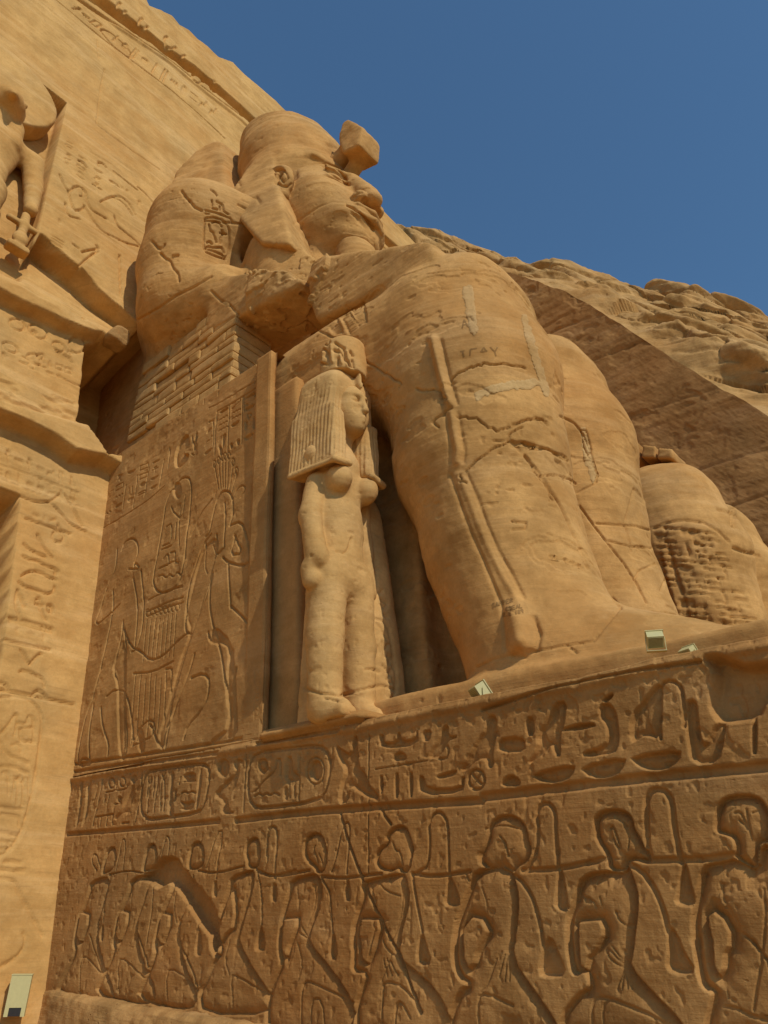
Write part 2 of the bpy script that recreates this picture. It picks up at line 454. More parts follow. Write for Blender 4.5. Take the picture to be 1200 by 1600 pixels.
def boxmesh(name, lo, hi, mat, parent=None, bev=.03, shear=None, rough=0, seed=0, h=None, flat=False):
    lo = np.array(lo, float); hi = np.array(hi, float)
    h = h or .25
    ns = np.maximum(1, np.ceil((hi - lo) / h).astype(int)); ns = np.minimum(ns, 200)
    V = []; F = []; off = 0
    for ax in range(3):
        for e in (0, 1):
            a, b = [k for k in range(3) if k != ax]
            ga = np.linspace(lo[a], hi[a], ns[a] + 1); gb = np.linspace(lo[b], hi[b], ns[b] + 1)
            A, B = np.meshgrid(ga, gb, indexing='ij'); C = np.full(A.shape, (lo, hi)[e][ax])
            q = [None] * 3; q[a] = A; q[b] = B; q[ax] = C
            V.append(np.stack(q, -1).reshape(-1, 3)); idx = off + np.arange(A.size).reshape(A.shape)
            f = np.stack([idx[:-1, :-1], idx[1:, :-1], idx[1:, 1:], idx[:-1, 1:]], -1).reshape(-1, 4)
            flip = (e == 1) != (ax == 1)
            F.append(f if flip else f[:, ::-1]); off += A.size
    V = np.concatenate(V); F = np.concatenate(F)
    # weld by rounding
    key = np.round(V * 1e4).astype(np.int64); _, first, inv = np.unique(key, axis=0, return_index=True, return_inverse=True)
    V = V[first]; F = inv.ravel()[F]
    c = (lo + hi) / 2; hs = (hi - lo) / 2
    if bev:
        d = hs - np.abs(V - c); edge = (d < 1e-6).sum(1) >= 2
        V = V - np.sign(V - c) * bev * (d < 1e-6) * edge[:, None]
    if shear: V = shear(V)
    if rough: V = V + rough * np.stack([fbm(V, 1.3, 4, seed + k) for k in range(3)], 1)
    return mesh_obj(name, V, np.ascontiguousarray(F), mat, parent, smooth=(bool(rough) or bev > .06) and not flat)

# ------------------------------------------------------------------ traced carvings
def TR(ox, oy, s): return lambda pts: [(ox + x * s, oy + y * s) for x, y in pts]
c2 = TR(60, 1160, 1 / 3); c3 = TR(380, 1120, .35); c4 = TR(760, 1000, .375); c5 = TR(0, 600, 1 / 3.2); c1 = TR(0, 0, .375)
c6 = TR(100, 540, 1 / 3.158); c7 = TR(100, 840, 1 / 3.158); c8 = TR(0, 400, 1 / 4.615); c9 = TR(900, 1160, .275); cb = TR(0, 1000, .375)
ce = TR(340, 520, 1 / 8.89); cf = TR(80, 1180, 1 / 4.615); cr = TR(20, 200, 1 / 5.4545)
def ell(cx, cy, rx, ry, n=14, t=0): return [(cx + rx * math.cos(a) * math.cos(t) - ry * math.sin(a) * math.sin(t), cy + rx * math.cos(a) * math.sin(t) + ry * math.sin(a) * math.cos(t)) for a in np.linspace(0, 2 * math.pi, n, endpoint=False)]
# small stock of signs in a unit square (y down): 'l' = line, 'p' = sunk shape
SIGNS = [
    [('p', [(.1, .4), (.9, .4), (.8, .7), (.2, .7)])], [('l', [(.05, .5), (.2, .35), (.35, .6), (.5, .35), (.65, .6), (.8, .35), (.95, .55)])],
    [('p', ell(.5, .5, .32, .32, 10))], [('p', [(.2, .75), (.25, .45), (.5, .25), (.75, .45), (.8, .75)])],
    [('l', [(.3, .05), (.3, .95)]), ('l', [(.65, .05), (.65, .95)])], [('l', [(.1, .3), (.9, .3)]), ('l', [(.1, .6), (.9, .6)])],
    [('p', [(.1, .85), (.35, .4), (.3, .1), (.5, .05), (.6, .2), (.9, .25), (.65, .55), (.6, .8), (.45, .85), (.4, .65)]), ('l', [(.5, .8), (.5, .98), (.65, .98)])],
    [('l', [(.1, .2), (.9, .15), (.9, .8), (.1, .85), (.1, .2)])], [('p', [(.4, .05), (.6, .05), (.55, .95), (.42, .95)])],
    [('p', [(.05, .3), (.95, .3), (.8, .6), (.5, .7), (.2, .6)])], [('l', [(.1, .7), (.3, .4), (.6, .5), (.8, .2), (.95, .3)])],
    [('p', [(.3, .1), (.55, .05), (.6, .35), (.85, .9), (.15, .9), (.35, .5)])], [('l', [(.5, .1), (.5, .9)]), ('l', [(.2, .4), (.8, .4)]), ('l', [(.35, .1), (.5, .02), (.65, .1), (.5, .4), (.35, .1)])]]
def signs(r, quad, rows, cols, w, d, seed, fill=.9, vert=False):
    """fill a four sided field (pixels, corners tl tr br bl) with rows and columns of signs"""
    rng = np.random.RandomState(seed); q = np.array(quad, float)
    def at(u, v): return (q[0] * (1 - u) + q[1] * u) * (1 - v) + (q[3] * (1 - u) + q[2] * u) * v
    for i in range(rows):
        for j in range(cols):
            if rng.rand() > fill: continue
            g = SIGNS[rng.randint(len(SIGNS))]
            for kind, pts in g:
                pp = [at((j + .1 + .8 * x) / cols, (i + .12 + .76 * y) / rows) for x, y in pts]
                if kind == 'l': r.line(pp, w, d, sm=0)
                else: r.sunk(pp, d * 1.1, rise=.02, floor=.7, edge=w * .6)
def carve_pedestal(r):
    D = .055
    S = lambda f, p, d=D, rise=.075, floor=.42: r.sunk(f(p), d, rise, floor)
    L = lambda f, p, w=.013, d=.022, cl=False: r.line(f(p), w, d, cl)
    # borders of the frieze
    for f, p, w in [(cf, [(110, 160), (400, 100), (800, 45), (1200, -15)], .03), (cf, [(110, 120), (350, 75), (700, 22), (1100, -40)], .012), (c3, [(60, 120), (400, 65), (430, 60)], .025),
                    (cf, [(110, 570), (500, 540), (840, 510), (1200, 475)], .03), (c3, [(-40, 462), (300, 425), (640, 400), (1060, 375)], .035), (c4, [(-20, 655), (300, 615), (700, 570), (1240, 520)], .038),
                    (c4, [(-20, 290), (260, 205), (430, 165), (640, 125), (890, 90)], .015), (c3, [(560, 80), (560, 400)], .007), (c3, [(560, 395), (560, 700)], .006)]:
        L(f, p, w, .045)
    # left group of signs
    for p in [[(215, 190), (235, 190), (210, 410), (175, 520), (165, 520), (190, 400)], [(275, 185), (290, 185), (272, 380), (225, 515), (216, 512), (245, 380), (255, 240)],
              [(950, 130), (1040, 125), (1030, 185), (950, 190)], [(860, 130), (880, 125), (885, 175), (875, 200), (870, 320), (880, 440), (845, 440), (835, 400), (850, 250), (855, 180)], [(890, 250), (905, 250), (885, 350), (872, 330)],
              [(925, 330), (955, 345), (1025, 325), (1015, 390), (925, 395), (950, 365)], [(1070, 100), (1085, 110), (1078, 260), (1045, 390), (1035, 385), (1055, 220)],
              [(570, 160), (595, 135), (608, 170), (595, 205), (575, 200)], [(560, 250), (580, 210), (595, 230), (575, 330), (545, 440), (525, 400), (460, 470), (450, 450), (500, 400), (530, 310)], [(465, 345), (470, 305), (485, 292), (498, 310), (500, 345)]]:
        S(cf, p, .045, .04, .55)
    for c in [(432, 200), (508, 188)]:
        L(cf, ell(c[0], c[1], 20, 36), .012, .03, True); L(cf, [(c[0] - 40, 268 - (c[0] - 432) * .2), (c[0] + 30, 255 - (c[0] - 432) * .2), (c[0] + 32, 215)], .012, .03)
    for p in [[(370, 180), (335, 340), (295, 510)], [(655, 120), (640, 280), (603, 480)], [(393, 290), (376, 350)], [(420, 290), (402, 350)], [(300, 330), (325, 275)], [(320, 445), (445, 425)], [(360, 440), (350, 510)], [(405, 435), (395, 505)], [(440, 430), (432, 500)], [(505, 490), (560, 485)],
              [(715, 155), (700, 290), (690, 415)], [(765, 155), (750, 290), (740, 410)], [(700, 155), (688, 300)], [(740, 155), (732, 300)], [(820, 130), (790, 180), (785, 400)], [(795, 140), (820, 210), (808, 400)], [(935, 275), (960, 260), (985, 275), (1010, 258), (1035, 272)], [(920, 210), (930, 160)], [(455, 350), (500, 348)], [(950, 190), (1035, 182)]]: L(cf, p, .012, .03)
    L(cf, [(690, 120), (740, 105), (1060, 60), (1120, 75), (1138, 130), (1130, 240), (1100, 350), (1060, 415), (780, 455), (700, 465), (650, 420), (640, 330), (655, 210)], .022, .04, True)
    # goose and disc
    S(c2, ell(865, 120, 28, 44), .045, .05, .5); S(c2, [(815, 250), (880, 180), (925, 140), (915, 100), (925, 75), (960, 88), (935, 100), (940, 150), (915, 215), (880, 255), (890, 325), (910, 330), (850, 335), (862, 275)], .045, .05, .5)
    L(c2, [(975, 60), (955, 325)]); 
    # second cartouche
    L(c3, [(50, 160), (200, 140), (330, 125), (378, 155), (388, 230), (375, 320), (335, 375), (90, 410), (30, 395), (18, 320), (22, 230)], .02, .035, True)
    S(c3, ell(85, 220, 22, 34), .045, .04, .4); S(c3, ell(320, 240, 28, 45), .05, .06, .5); L(c3, ell(318, 240, 42, 62), .01, .02, True)
    for p in [[(150, 190), (142, 240), (100, 275), (48, 335)], [(150, 190), (165, 188), (165, 260)], [(48, 355), (70, 340), (85, 355), (100, 340), (118, 352), (135, 336), (160, 350)], [(200, 260), (205, 360)], [(225, 265), (225, 362)], [(245, 165), (245, 375)]]: L(c3, p)
    S(c3, [(185, 180), (212, 178), (215, 245), (245, 262), (245, 285), (180, 290)], .04, .03, .6); S(c3, [(180, 320), (195, 310), (198, 370), (178, 372)], .04, .03, .6)
    for p in [[(412, 125), (440, 150), (480, 170), (490, 85), (505, 88), (512, 230), (550, 260), (555, 300), (600, 350), (590, 370), (530, 345), (470, 300), (470, 380), (425, 390), (435, 300), (460, 240), (425, 190)],
              [(605, 82), (620, 78), (622, 118), (680, 112), (690, 60), (705, 110), (765, 100), (775, 50), (780, 125), (612, 142)], [(800, 60), (838, 60), (830, 105), (800, 108)],
              [(825, 185), (835, 150), (868, 105), (885, 45), (910, 35), (905, 88), (960, 84), (900, 108), (870, 180)], [(662, 195), (675, 165), (700, 156), (722, 170), (726, 192)],
              [(610, 265), (622, 265), (620, 340), (612, 340)], [(678, 255), (692, 255), (690, 360), (676, 360)], [(740, 250), (755, 250), (752, 355), (742, 355)],
              [(782, 265), (803, 268), (816, 322), (965, 318), (968, 268), (982, 275), (975, 338), (785, 348)], [(960, 240), (1000, 185), (1050, 90), (1080, 60), (1085, -5), (1128, -5), (1122, 80), (1108, 150), (1110, 225), (1090, 226), (1080, 185), (1040, 190), (990, 235)],
              [(1140, 98), (1235, 85), (1235, 145), (1132, 158)], [(1150, 300), (1175, 262), (1205, 265), (1225, 300)], [(860, 265), (900, 250), (950, 235), (935, 260), (870, 275)]]: S(c3, p, .05, .05, .55)
    L(c3, ell(1038, 280, 36, 45), .014, .03, True); L(c3, [(1020, 255), (1038, 280), (1060, 300)]); L(c3, [(1055, 255), (1020, 305)]); L(c3, [(850, 180), (900, 190), (915, 150), (900, 120), (885, 150)]); L(c3, [(590, 235), (700, 215), (820, 195)], .008, .02)
    for p in [[(165, 322), (192, 325), (197, 395), (165, 395)], [(160, 525), (215, 450), (208, 392), (255, 330), (285, 258), (328, 256), (322, 340), (302, 400), (308, 480), (288, 482), (270, 425), (235, 470)], [(310, 372), (370, 352), (440, 345), (450, 360), (320, 378)],
              [(468, 270), (500, 260), (528, 285), (542, 350), (547, 430), (530, 472), (405, 486), (402, 466), (470, 450), (505, 415), (497, 350), (470, 320)], [(480, 248), (520, 222), (525, 232), (495, 258)],
              [(600, 425), (595, 315), (660, 240), (708, 182), (726, 195), (728, 300), (722, 412), (650, 392), (625, 415)], [(825, 258), (865, 245), (876, 300), (882, 385), (907, 450), (955, 345), (992, 345), (985, 400), (965, 510), (858, 518), (838, 420)],
              [(185, 558), (368, 515), (352, 568), (292, 594), (225, 588)], [(388, 528), (582, 486), (560, 545), (500, 574), (430, 572)], [(600, 486), (808, 456), (800, 502), (740, 540), (680, 542), (628, 522)], [(58, 608), (72, 575), (100, 562), (132, 580), (136, 606)],
              [(1108, 325), (1124, 325), (1122, 470), (1108, 470)], [(45, 412), (110, 404), (150, 412), (160, 462), (55, 468)]]: S(c4, p, .06, .05, .6)
    L(c4, [(725, 410), (715, 300), (718, 200), (745, 168), (795, 175), (818, 225), (822, 360)], .014, .035)
    # captives, left to right
    F2 = ([(480, 610), (490, 560), (503, 505), (520, 475), (545, 475), (555, 520), (552, 550), (530, 590), (503, 600)],
          [(503, 615), (430, 640), (418, 700), (388, 765), (370, 800), (355, 880), (345, 940), (350, 980), (300, 1080), (255, 1180), (400, 1230), (520, 1230), (545, 1170), (480, 1020), (455, 865), (500, 740), (522, 640)], [(380, 790), (415, 800), (410, 850), (375, 930), (360, 900)])
    sh = lambda P_, dx, dy, s=1.0: [(480 + dx + (x - 480) * s, 600 + dy + (y - 600) * s) for x, y in P_]
    F1 = [sh(p, -188, 12, .98) for p in F2]; F3 = [sh(p, 195, 5, 1.03) for p in F2]
    F3[0] = [(692, 590), (700, 520), (715, 475), (745, 460), (770, 488), (775, 545), (757, 585), (715, 600)]
    F4 = ([(960, 510), (975, 462), (1010, 442), (1033, 460), (1038, 530), (1025, 575), (1005, 592), (978, 590), (970, 540)],
          [(980, 600), (900, 630), (888, 680), (850, 780), (838, 860), (833, 940), (850, 985), (820, 1010), (775, 1120), (740, 1170), (760, 1280), (1085, 1280), (1078, 1172), (1010, 1080), (932, 938), (945, 880), (1000, 700), (1005, 600)], [(905, 690), (916, 800), (902, 870), (870, 900), (850, 935), (840, 880), (878, 760)])
    B = lambda f, p, h=(), d=.07, rise=.06, floor=.12: r.sunk(f(p), d * .92, rise * .8, floor, edge=.009, holes=[f(x) for x in h])
    for f in (F1, F2, F3, F4): B(c2, f[0], rise=.04, floor=.1); B(c2, f[1], [f[2]])
    F5 = ([(265, 600), (272, 545), (315, 513), (355, 530), (370, 590), (372, 645), (357, 692), (322, 700), (312, 672), (280, 650)],
          [(300, 700), (205, 725), (193, 780), (165, 870), (150, 950), (148, 1050), (162, 1100), (140, 1150), (97, 1235), (100, 1450), (480, 1450), (496, 1280), (390, 1125), (292, 1010), (297, 960), (335, 850), (347, 740), (325, 705)], [(170, 905), (230, 900), (230, 940), (195, 1020), (186, 1072), (166, 1045)])
    F6 = ([(636, 530), (680, 485), (722, 488), (745, 540), (757, 610), (742, 692), (700, 700), (692, 672), (660, 692), (612, 685), (588, 650), (595, 600), (640, 560)],
          [(690, 700), (570, 725), (525, 745), (535, 800), (500, 880), (480, 960), (485, 1060), (480, 1142), (545, 1146), (520, 1220), (495, 1278), (500, 1450), (900, 1450), (917, 1330), (860, 1220), (780, 1150), (695, 1075), (705, 960), (747, 825), (725, 700)], [(520, 905), (600, 905), (606, 950), (575, 1040), (550, 1100), (530, 1082), (515, 980)])
    F7h = [(1035, 640), (1080, 560), (1095, 470), (1150, 435), (1220, 445), (1262, 500), (1270, 560), (1285, 600), (1262, 650), (1225, 665), (1200, 700), (1135, 665), (1100, 690)]
    F7 = [(1130, 660), (1030, 690), (1010, 740), (960, 870), (937, 950), (930, 1090), (958, 1170), (1003, 1195), (960, 1225), (912, 1330), (905, 1450), (1300, 1450), (1400, 1450), (1356, 1359), (1165, 1094), (1190, 900), (1200, 800), (1180, 700)]
    for f in (F5, F6): B(c3, f[0], rise=.04, floor=.1); B(c3, f[1], [f[2]])
    B(c3, F7h, rise=.05, floor=.1)
    F7 = c3(F7[:12])[:11] + c4([(-95, 1660), (300, 1660), (285, 1592), (200, 1470), (105, 1335), (122, 1180), (132, 1095), (122, 1030), (105, 968), (60, 950)])
    r.sunk(F7, .08, .05, .12, holes=[c3([(1015, 895), (1060, 905), (1090, 960), (1040, 1050), (1030, 1100), (1005, 1125), (985, 1080), (975, 950)])])
    B(c9, [(97, 470), (105, 420), (145, 388), (220, 378), (290, 395), (322, 440), (325, 490), (370, 560), (380, 600), (410, 620), (420, 690), (290, 660), (270, 735), (175, 725), (168, 640), (110, 560)], rise=.055, floor=.1, d=.085)
    B(c9, [(175, 730), (60, 745), (5, 800), (-20, 900), (-60, 1000), (-60, 1150), (-40, 1290), (-10, 1330), (40, 1300), (60, 1340), (66, 1395), (0, 1430), (-100, 1560), (-90, 1700), (640, 1700), (600, 1590), (440, 1430), (303, 1275), (320, 1200), (332, 1080), (355, 900), (330, 800), (290, 690), (262, 735)],
      [[(10, 1020), (130, 1010), (152, 1060), (150, 1100), (110, 1170), (65, 1220), (50, 1295), (20, 1270), (10, 1150)]], d=.085, rise=.075)
    B(c9, [(785, 480), (790, 400), (815, 330), (880, 300), (980, 295), (1050, 320), (1085, 380), (1110, 450), (1100, 560), (1040, 570), (1030, 620), (1025, 730), (890, 655), (908, 600), (890, 540), (830, 520), (795, 510)], d=.085, rise=.055, floor=.1)
    B(c9, [(890, 655), (850, 670), (740, 690), (705, 730), (690, 820), (660, 950), (655, 1060), (670, 1200), (700, 1360), (730, 1405), (772, 1420), (768, 1460), (725, 1600), (720, 1700), (1300, 1700), (1300, 560), (1140, 620), (1050, 570), (1030, 730)],
      [[(745, 985), (778, 962), (830, 1000), (872, 1080), (868, 1160), (840, 1200), (835, 1290), (810, 1330), (780, 1270), (770, 1130), (748, 1040)]], d=.085, rise=.075)
    # ropes, hanging flowers
    for f, p, w in [(c2, [(330, 620), (420, 600), (500, 615)], .01), (c2, [(530, 600), (600, 640), (700, 600)], .01), (c2, [(740, 600), (830, 615), (960, 580)], .012), (c2, [(1010, 590), (1080, 630), (1200, 600)], .012), (c3, [(60, 690), (130, 715), (290, 685)], .014), (c3, [(345, 712), (440, 722), (520, 712), (620, 700)], .014),
                    (c3, [(755, 700), (850, 715), (1010, 690)], .016), (c4, [(150, 960), (300, 955), (490, 912)], .02), (c9, [(400, 672), (590, 668), (720, 665), (890, 640)], .022),
                    (c2, [(270, 600), (250, 560), (255, 520), (275, 530), (290, 590)], .007), (c2, [(365, 600), (388, 470), (398, 448), (410, 470), (395, 600)], .007), (c2, [(570, 560), (590, 450), (602, 435), (612, 470), (600, 560)], .007), (c2, [(780, 590), (800, 540), (830, 420), (860, 410), (835, 560), (832, 640)], .007),
                    (c2, [(1070, 560), (1075, 420), (1098, 390), (1117, 420), (1105, 640)], .009), (c3, [(100, 620), (105, 500), (130, 485), (150, 500), (145, 620), (132, 720)], .01), (c3, [(390, 690), (410, 650), (440, 490), (465, 465), (478, 500), (470, 600), (463, 700)], .01),
                    (c3, [(770, 700), (825, 665), (835, 560), (825, 470), (852, 427), (885, 427), (912, 475), (915, 600), (920, 720)], .014), (c4, [(170, 950), (205, 890), (215, 800), (205, 720), (225, 682), (262, 682), (286, 720), (286, 800), (296, 950)], .018), (c9, [(420, 650), (400, 560), (395, 350), (415, 285), (460, 265), (510, 278), (545, 340), (555, 480), (595, 680)], .022),
                    (c3, [(345, 720), (385, 790), (395, 960)], .01), (c3, [(755, 700), (770, 800), (790, 900), (800, 960)], .013), (c4, [(108, 975), (155, 1015), (200, 1095), (225, 1200), (238, 1300)], .017), (c9, [(290, 690), (360, 720), (440, 820), (500, 960), (525, 1080)], .02),
                    (c2, [(1015, 600), (1040, 690), (1040, 855)], .009), (c2, [(335, 640), (310, 750), (300, 840)], .007), (c2, [(530, 640), (540, 720), (505, 950)], .007), (c2, [(720, 620), (750, 750), (740, 880)], .007)]: L(f, p, w, .03)
    for f, p in [(c2, [(1033, 850), (1008, 970), (1030, 978), (1055, 970), (1045, 890)]), (c2, [(745, 870), (722, 990), (740, 1000), (757, 992), (752, 900)]), (c2, [(298, 840), (280, 925), (300, 930)]), (c2, [(828, 630), (812, 720), (838, 725)]), (c2, [(1103, 640), (1080, 740), (1115, 748)]), (c3, [(132, 720), (113, 820), (147, 824)]),
                 (c3, [(72, 920), (48, 1035), (90, 1042)]), (c3, [(395, 955), (378, 1080), (420, 1086), (408, 990)]), (c3, [(463, 700), (448, 818), (485, 820)]), (c3, [(915, 700), (905, 790), (893, 840), (940, 848), (968, 832), (940, 750)]), (c3, [(796, 950), (768, 1096), (800, 1108), (840, 1098), (815, 1020)]),
                 (c4, [(298, 945), (290, 1050), (282, 1122), (342, 1132), (328, 1060), (312, 960)]), (c4, [(235, 1280), (215, 1395), (255, 1406), (328, 1396), (300, 1310), (262, 1230)]), (c9, [(605, 680), (585, 800), (575, 860), (562, 910), (620, 928), (668, 925), (665, 880), (640, 790), (625, 700)]), (c9, [(520, 1040), (525, 1180), (512, 1290), (600, 1318), (680, 1300), (610, 1200), (570, 1090)])]: S(f, p, .05, .06, .6)
    # detail inside the bodies
    for f, p, w in [(c9, [(180, 650), (230, 665), (265, 655)], .008), (c9, [(180, 690), (230, 705), (265, 695)], .008), (c9, [(100, 1170), (150, 1180), (210, 1250), (275, 1285)], .008), (c9, [(120, 1150), (190, 1180), (240, 1240), (280, 1270)], .008), (c9, [(160, 1130), (210, 1170), (250, 1230), (285, 1250)], .008), (c9, [(220, 960), (240, 1010), (275, 1040)], .008),
                    (c9, [(265, 1300), (245, 1350), (232, 1400)], .008), (c9, [(275, 1300), (262, 1350), (258, 1400)], .008), (c9, [(285, 1300), (285, 1350), (290, 1400)], .008), (c9, [(290, 1300), (300, 1350), (315, 1400)], .008), (c9, [(190, 490), (205, 470), (235, 560), (250, 600), (225, 590), (205, 540)], .009), (c9, [(165, 440), (210, 425), (250, 440), (300, 500), (290, 610)], .007),
                    (c9, [(-20, 890), (90, 880), (130, 1000)], .012), (c9, [(85, 1600), (80, 1490), (105, 1450), (180, 1455), (300, 1500), (440, 1560), (560, 1640)], .016), (c9, [(150, 1640), (145, 1500), (175, 1470)], .012),
                    (c9, [(900, 400), (930, 395), (955, 440), (975, 500), (955, 470), (925, 440)], .009), (c9, [(965, 380), (975, 450), (990, 520), (1005, 600), (1015, 700)], .01), (c9, [(1000, 400), (1040, 380), (1060, 410)], .007), (c9, [(700, 985), (745, 990)], .007), (c9, [(695, 1005), (742, 1010)], .007), (c9, [(690, 1025), (740, 1030)], .007),
                    (c9, [(815, 800), (830, 900), (900, 1000), (930, 1090)], .014), (c9, [(930, 1085), (1000, 1130), (1060, 1220), (1030, 1350), (1005, 1520)], .012), (c9, [(940, 1080), (1080, 1220), (1100, 1300)], .01), (c9, [(820, 1500), (900, 1510), (1000, 1560), (1100, 1590)], .014), (c9, [(1065, 830), (1075, 1000), (1055, 1200)], .01), (c9, [(800, 1340), (815, 1440)], .008), (c9, [(830, 1340), (860, 1450)], .008),
                    (c3, [(255, 1440), (255, 1200), (280, 1178), (345, 1205), (490, 1278)], .012), (c3, [(300, 1440), (298, 1262), (350, 1258), (362, 1440)], .01), (c3, [(620, 1440), (615, 1200), (640, 1183), (700, 1200), (750, 1252), (785, 1330)], .013), (c3, [(680, 1440), (672, 1290), (700, 1268), (740, 1345)], .012),
                    (c3, [(1050, 1440), (1045, 1250), (1080, 1235), (1200, 1290)], .014), (c3, [(320, 575), (310, 590), (330, 640), (325, 680)], .008), (c3, [(335, 610), (350, 650), (345, 690)], .007), (c3, [(665, 560), (680, 600), (700, 600), (715, 690)], .009), (c3, [(600, 740), (640, 780), (700, 800)], .008), (c3, [(610, 970), (640, 1040), (690, 1080)], .01),
                    (c3, [(625, 1080), (640, 1160)], .006), (c3, [(640, 1080), (660, 1155)], .006), (c3, [(655, 1090), (685, 1155)], .006), (c3, [(1165, 1060), (1140, 1160)], .007), (c3, [(1175, 1060), (1165, 1180)], .007), (c3, [(1185, 1060), (1185, 1180)], .007), (c3, [(240, 960), (290, 1000)], .008), (c3, [(240, 905), (290, 1010), (310, 1060)], .007),
                    (c2, [(190, 1180), (190, 1010), (220, 1005), (285, 1080)], .01), (c2, [(370, 1200), (370, 1015), (410, 1020), (490, 1110)], .01), (c2, [(600, 1250), (590, 1070), (640, 1065), (740, 1165)], .01), (c2, [(900, 1280), (895, 1090), (930, 1100), (1010, 1150), (1070, 1180)], .01), (c2, [(235, 900), (260, 990), (290, 1080)], .01), (c2, [(455, 870), (500, 1000), (515, 1080)], .01), (c2, [(660, 950), (720, 1080), (740, 1160)], .01),
                    (c3, [(1080, 500), (1150, 480), (1230, 500)], .008), (c3, [(1140, 530), (1165, 560), (1180, 620)], .009), (c3, [(945, 905), (985, 910)], .008), (c3, [(940, 930), (980, 935)], .008), (c3, [(495, 910), (525, 915)], .007), (c3, [(492, 925), (522, 930)], .007)]: L(f, p, w, .022)
    for f, p in [(c9, [(-40, 1010), (-30, 1150), (0, 1260)]), (c9, [(130, 880), (150, 960), (190, 1040), (170, 1110)]), (c9, [(690, 820), (740, 900), (745, 980)]), (c9, [(830, 800), (800, 860), (790, 950)]), (c9, [(700, 1060), (735, 1200), (760, 1330)]), (c9, [(300, 800), (310, 900), (290, 1000), (290, 1150)]), (c9, [(120, 480), (150, 440), (200, 430)]), (c9, [(270, 480), (300, 520), (320, 560), (350, 590)]), (c9, [(1040, 450), (1070, 470), (1050, 500)]), (c9, [(820, 440), (850, 400), (900, 370)]),
                 (c3, [(990, 700), (1020, 760), (1010, 860)]), (c3, [(1060, 760), (1085, 830), (1080, 900)]), (c3, [(1130, 1080), (1090, 1200), (1060, 1230)]), (c3, [(560, 740), (590, 820), (600, 890)]), (c3, [(700, 740), (715, 820), (690, 930), (660, 1010)]), (c3, [(585, 960), (560, 1060), (545, 1140)]), (c3, [(230, 750), (240, 820), (235, 890)]), (c3, [(310, 740), (315, 830), (280, 930)]), (c3, [(230, 960), (215, 1060), (195, 1120)]), (c3, [(230, 1000), (260, 1100), (240, 1180)]),
                 (c3, [(660, 1060), (640, 1120), (610, 1180)]), (c3, [(1205, 760), (1225, 900), (1195, 1050)]), (c2, [(930, 660), (925, 760), (930, 850)]), (c2, [(980, 650), (960, 780), (930, 880)]), (c2, [(890, 930), (870, 1020), (890, 1090)]), (c2, [(440, 660), (430, 760), (435, 830)]), (c2, [(640, 700), (630, 780), (640, 850)]), (c2, [(245, 670), (240, 770), (245, 840)])]: L(f, p, .009, .018)
    # big flake lost between the third and fourth captives, hollow at the right, crack
    r.flat(c2([(470, 640), (520, 590), (575, 545), (620, 540), (650, 555), (672, 600), (722, 650), (762, 700), (812, 762), (838, 845), (830, 1000), (808, 960), (800, 905), (755, 850), (702, 765), (660, 700), (610, 650), (560, 680), (520, 650)]), -.13, edge=.03, rough=.03)
    r.flat(c4([(905, 75), (950, 70), (1010, 80), (1090, 110), (1180, 90), (1300, 60), (1300, 190), (1150, 240), (1120, 318), (1000, 335), (960, 320), (930, 250), (958, 150), (938, 100)]), -.13, sm=1, edge=.04, rough=.05)
    r.flat(c4([(985, 60), (1010, 50), (1190, 20), (1190, 90), (1080, 100), (1010, 80)]), .02, edge=.04, rough=.05)
    L(c3, [(432, 430), (470, 560), (520, 690), (545, 760), (600, 880), (640, 960), (690, 1060), (740, 1200), (790, 1320)], .014, .05); L(c3, [(600, 400), (660, 480)], .014, .04)
    # ledge roll along the top edge, worn surface
    top = r.V[:, -1][:, None]; dz = top - r.V
    r.H += .035 * ss(dz, .13, .07) * (r.U > -2) - .03 * ss(dz, .06, 0) 
    p = r.pos(); r.H -= .02 * ss(fbm(p, .8, 4, 61), .15, .5) + .008 * ss(fbm(p, 2.2, 4, 62), .2, .4)
    r.H -= .010 * ss(fbm(p, 15, 2, 63, (1, 1, .8)), .2, .42)
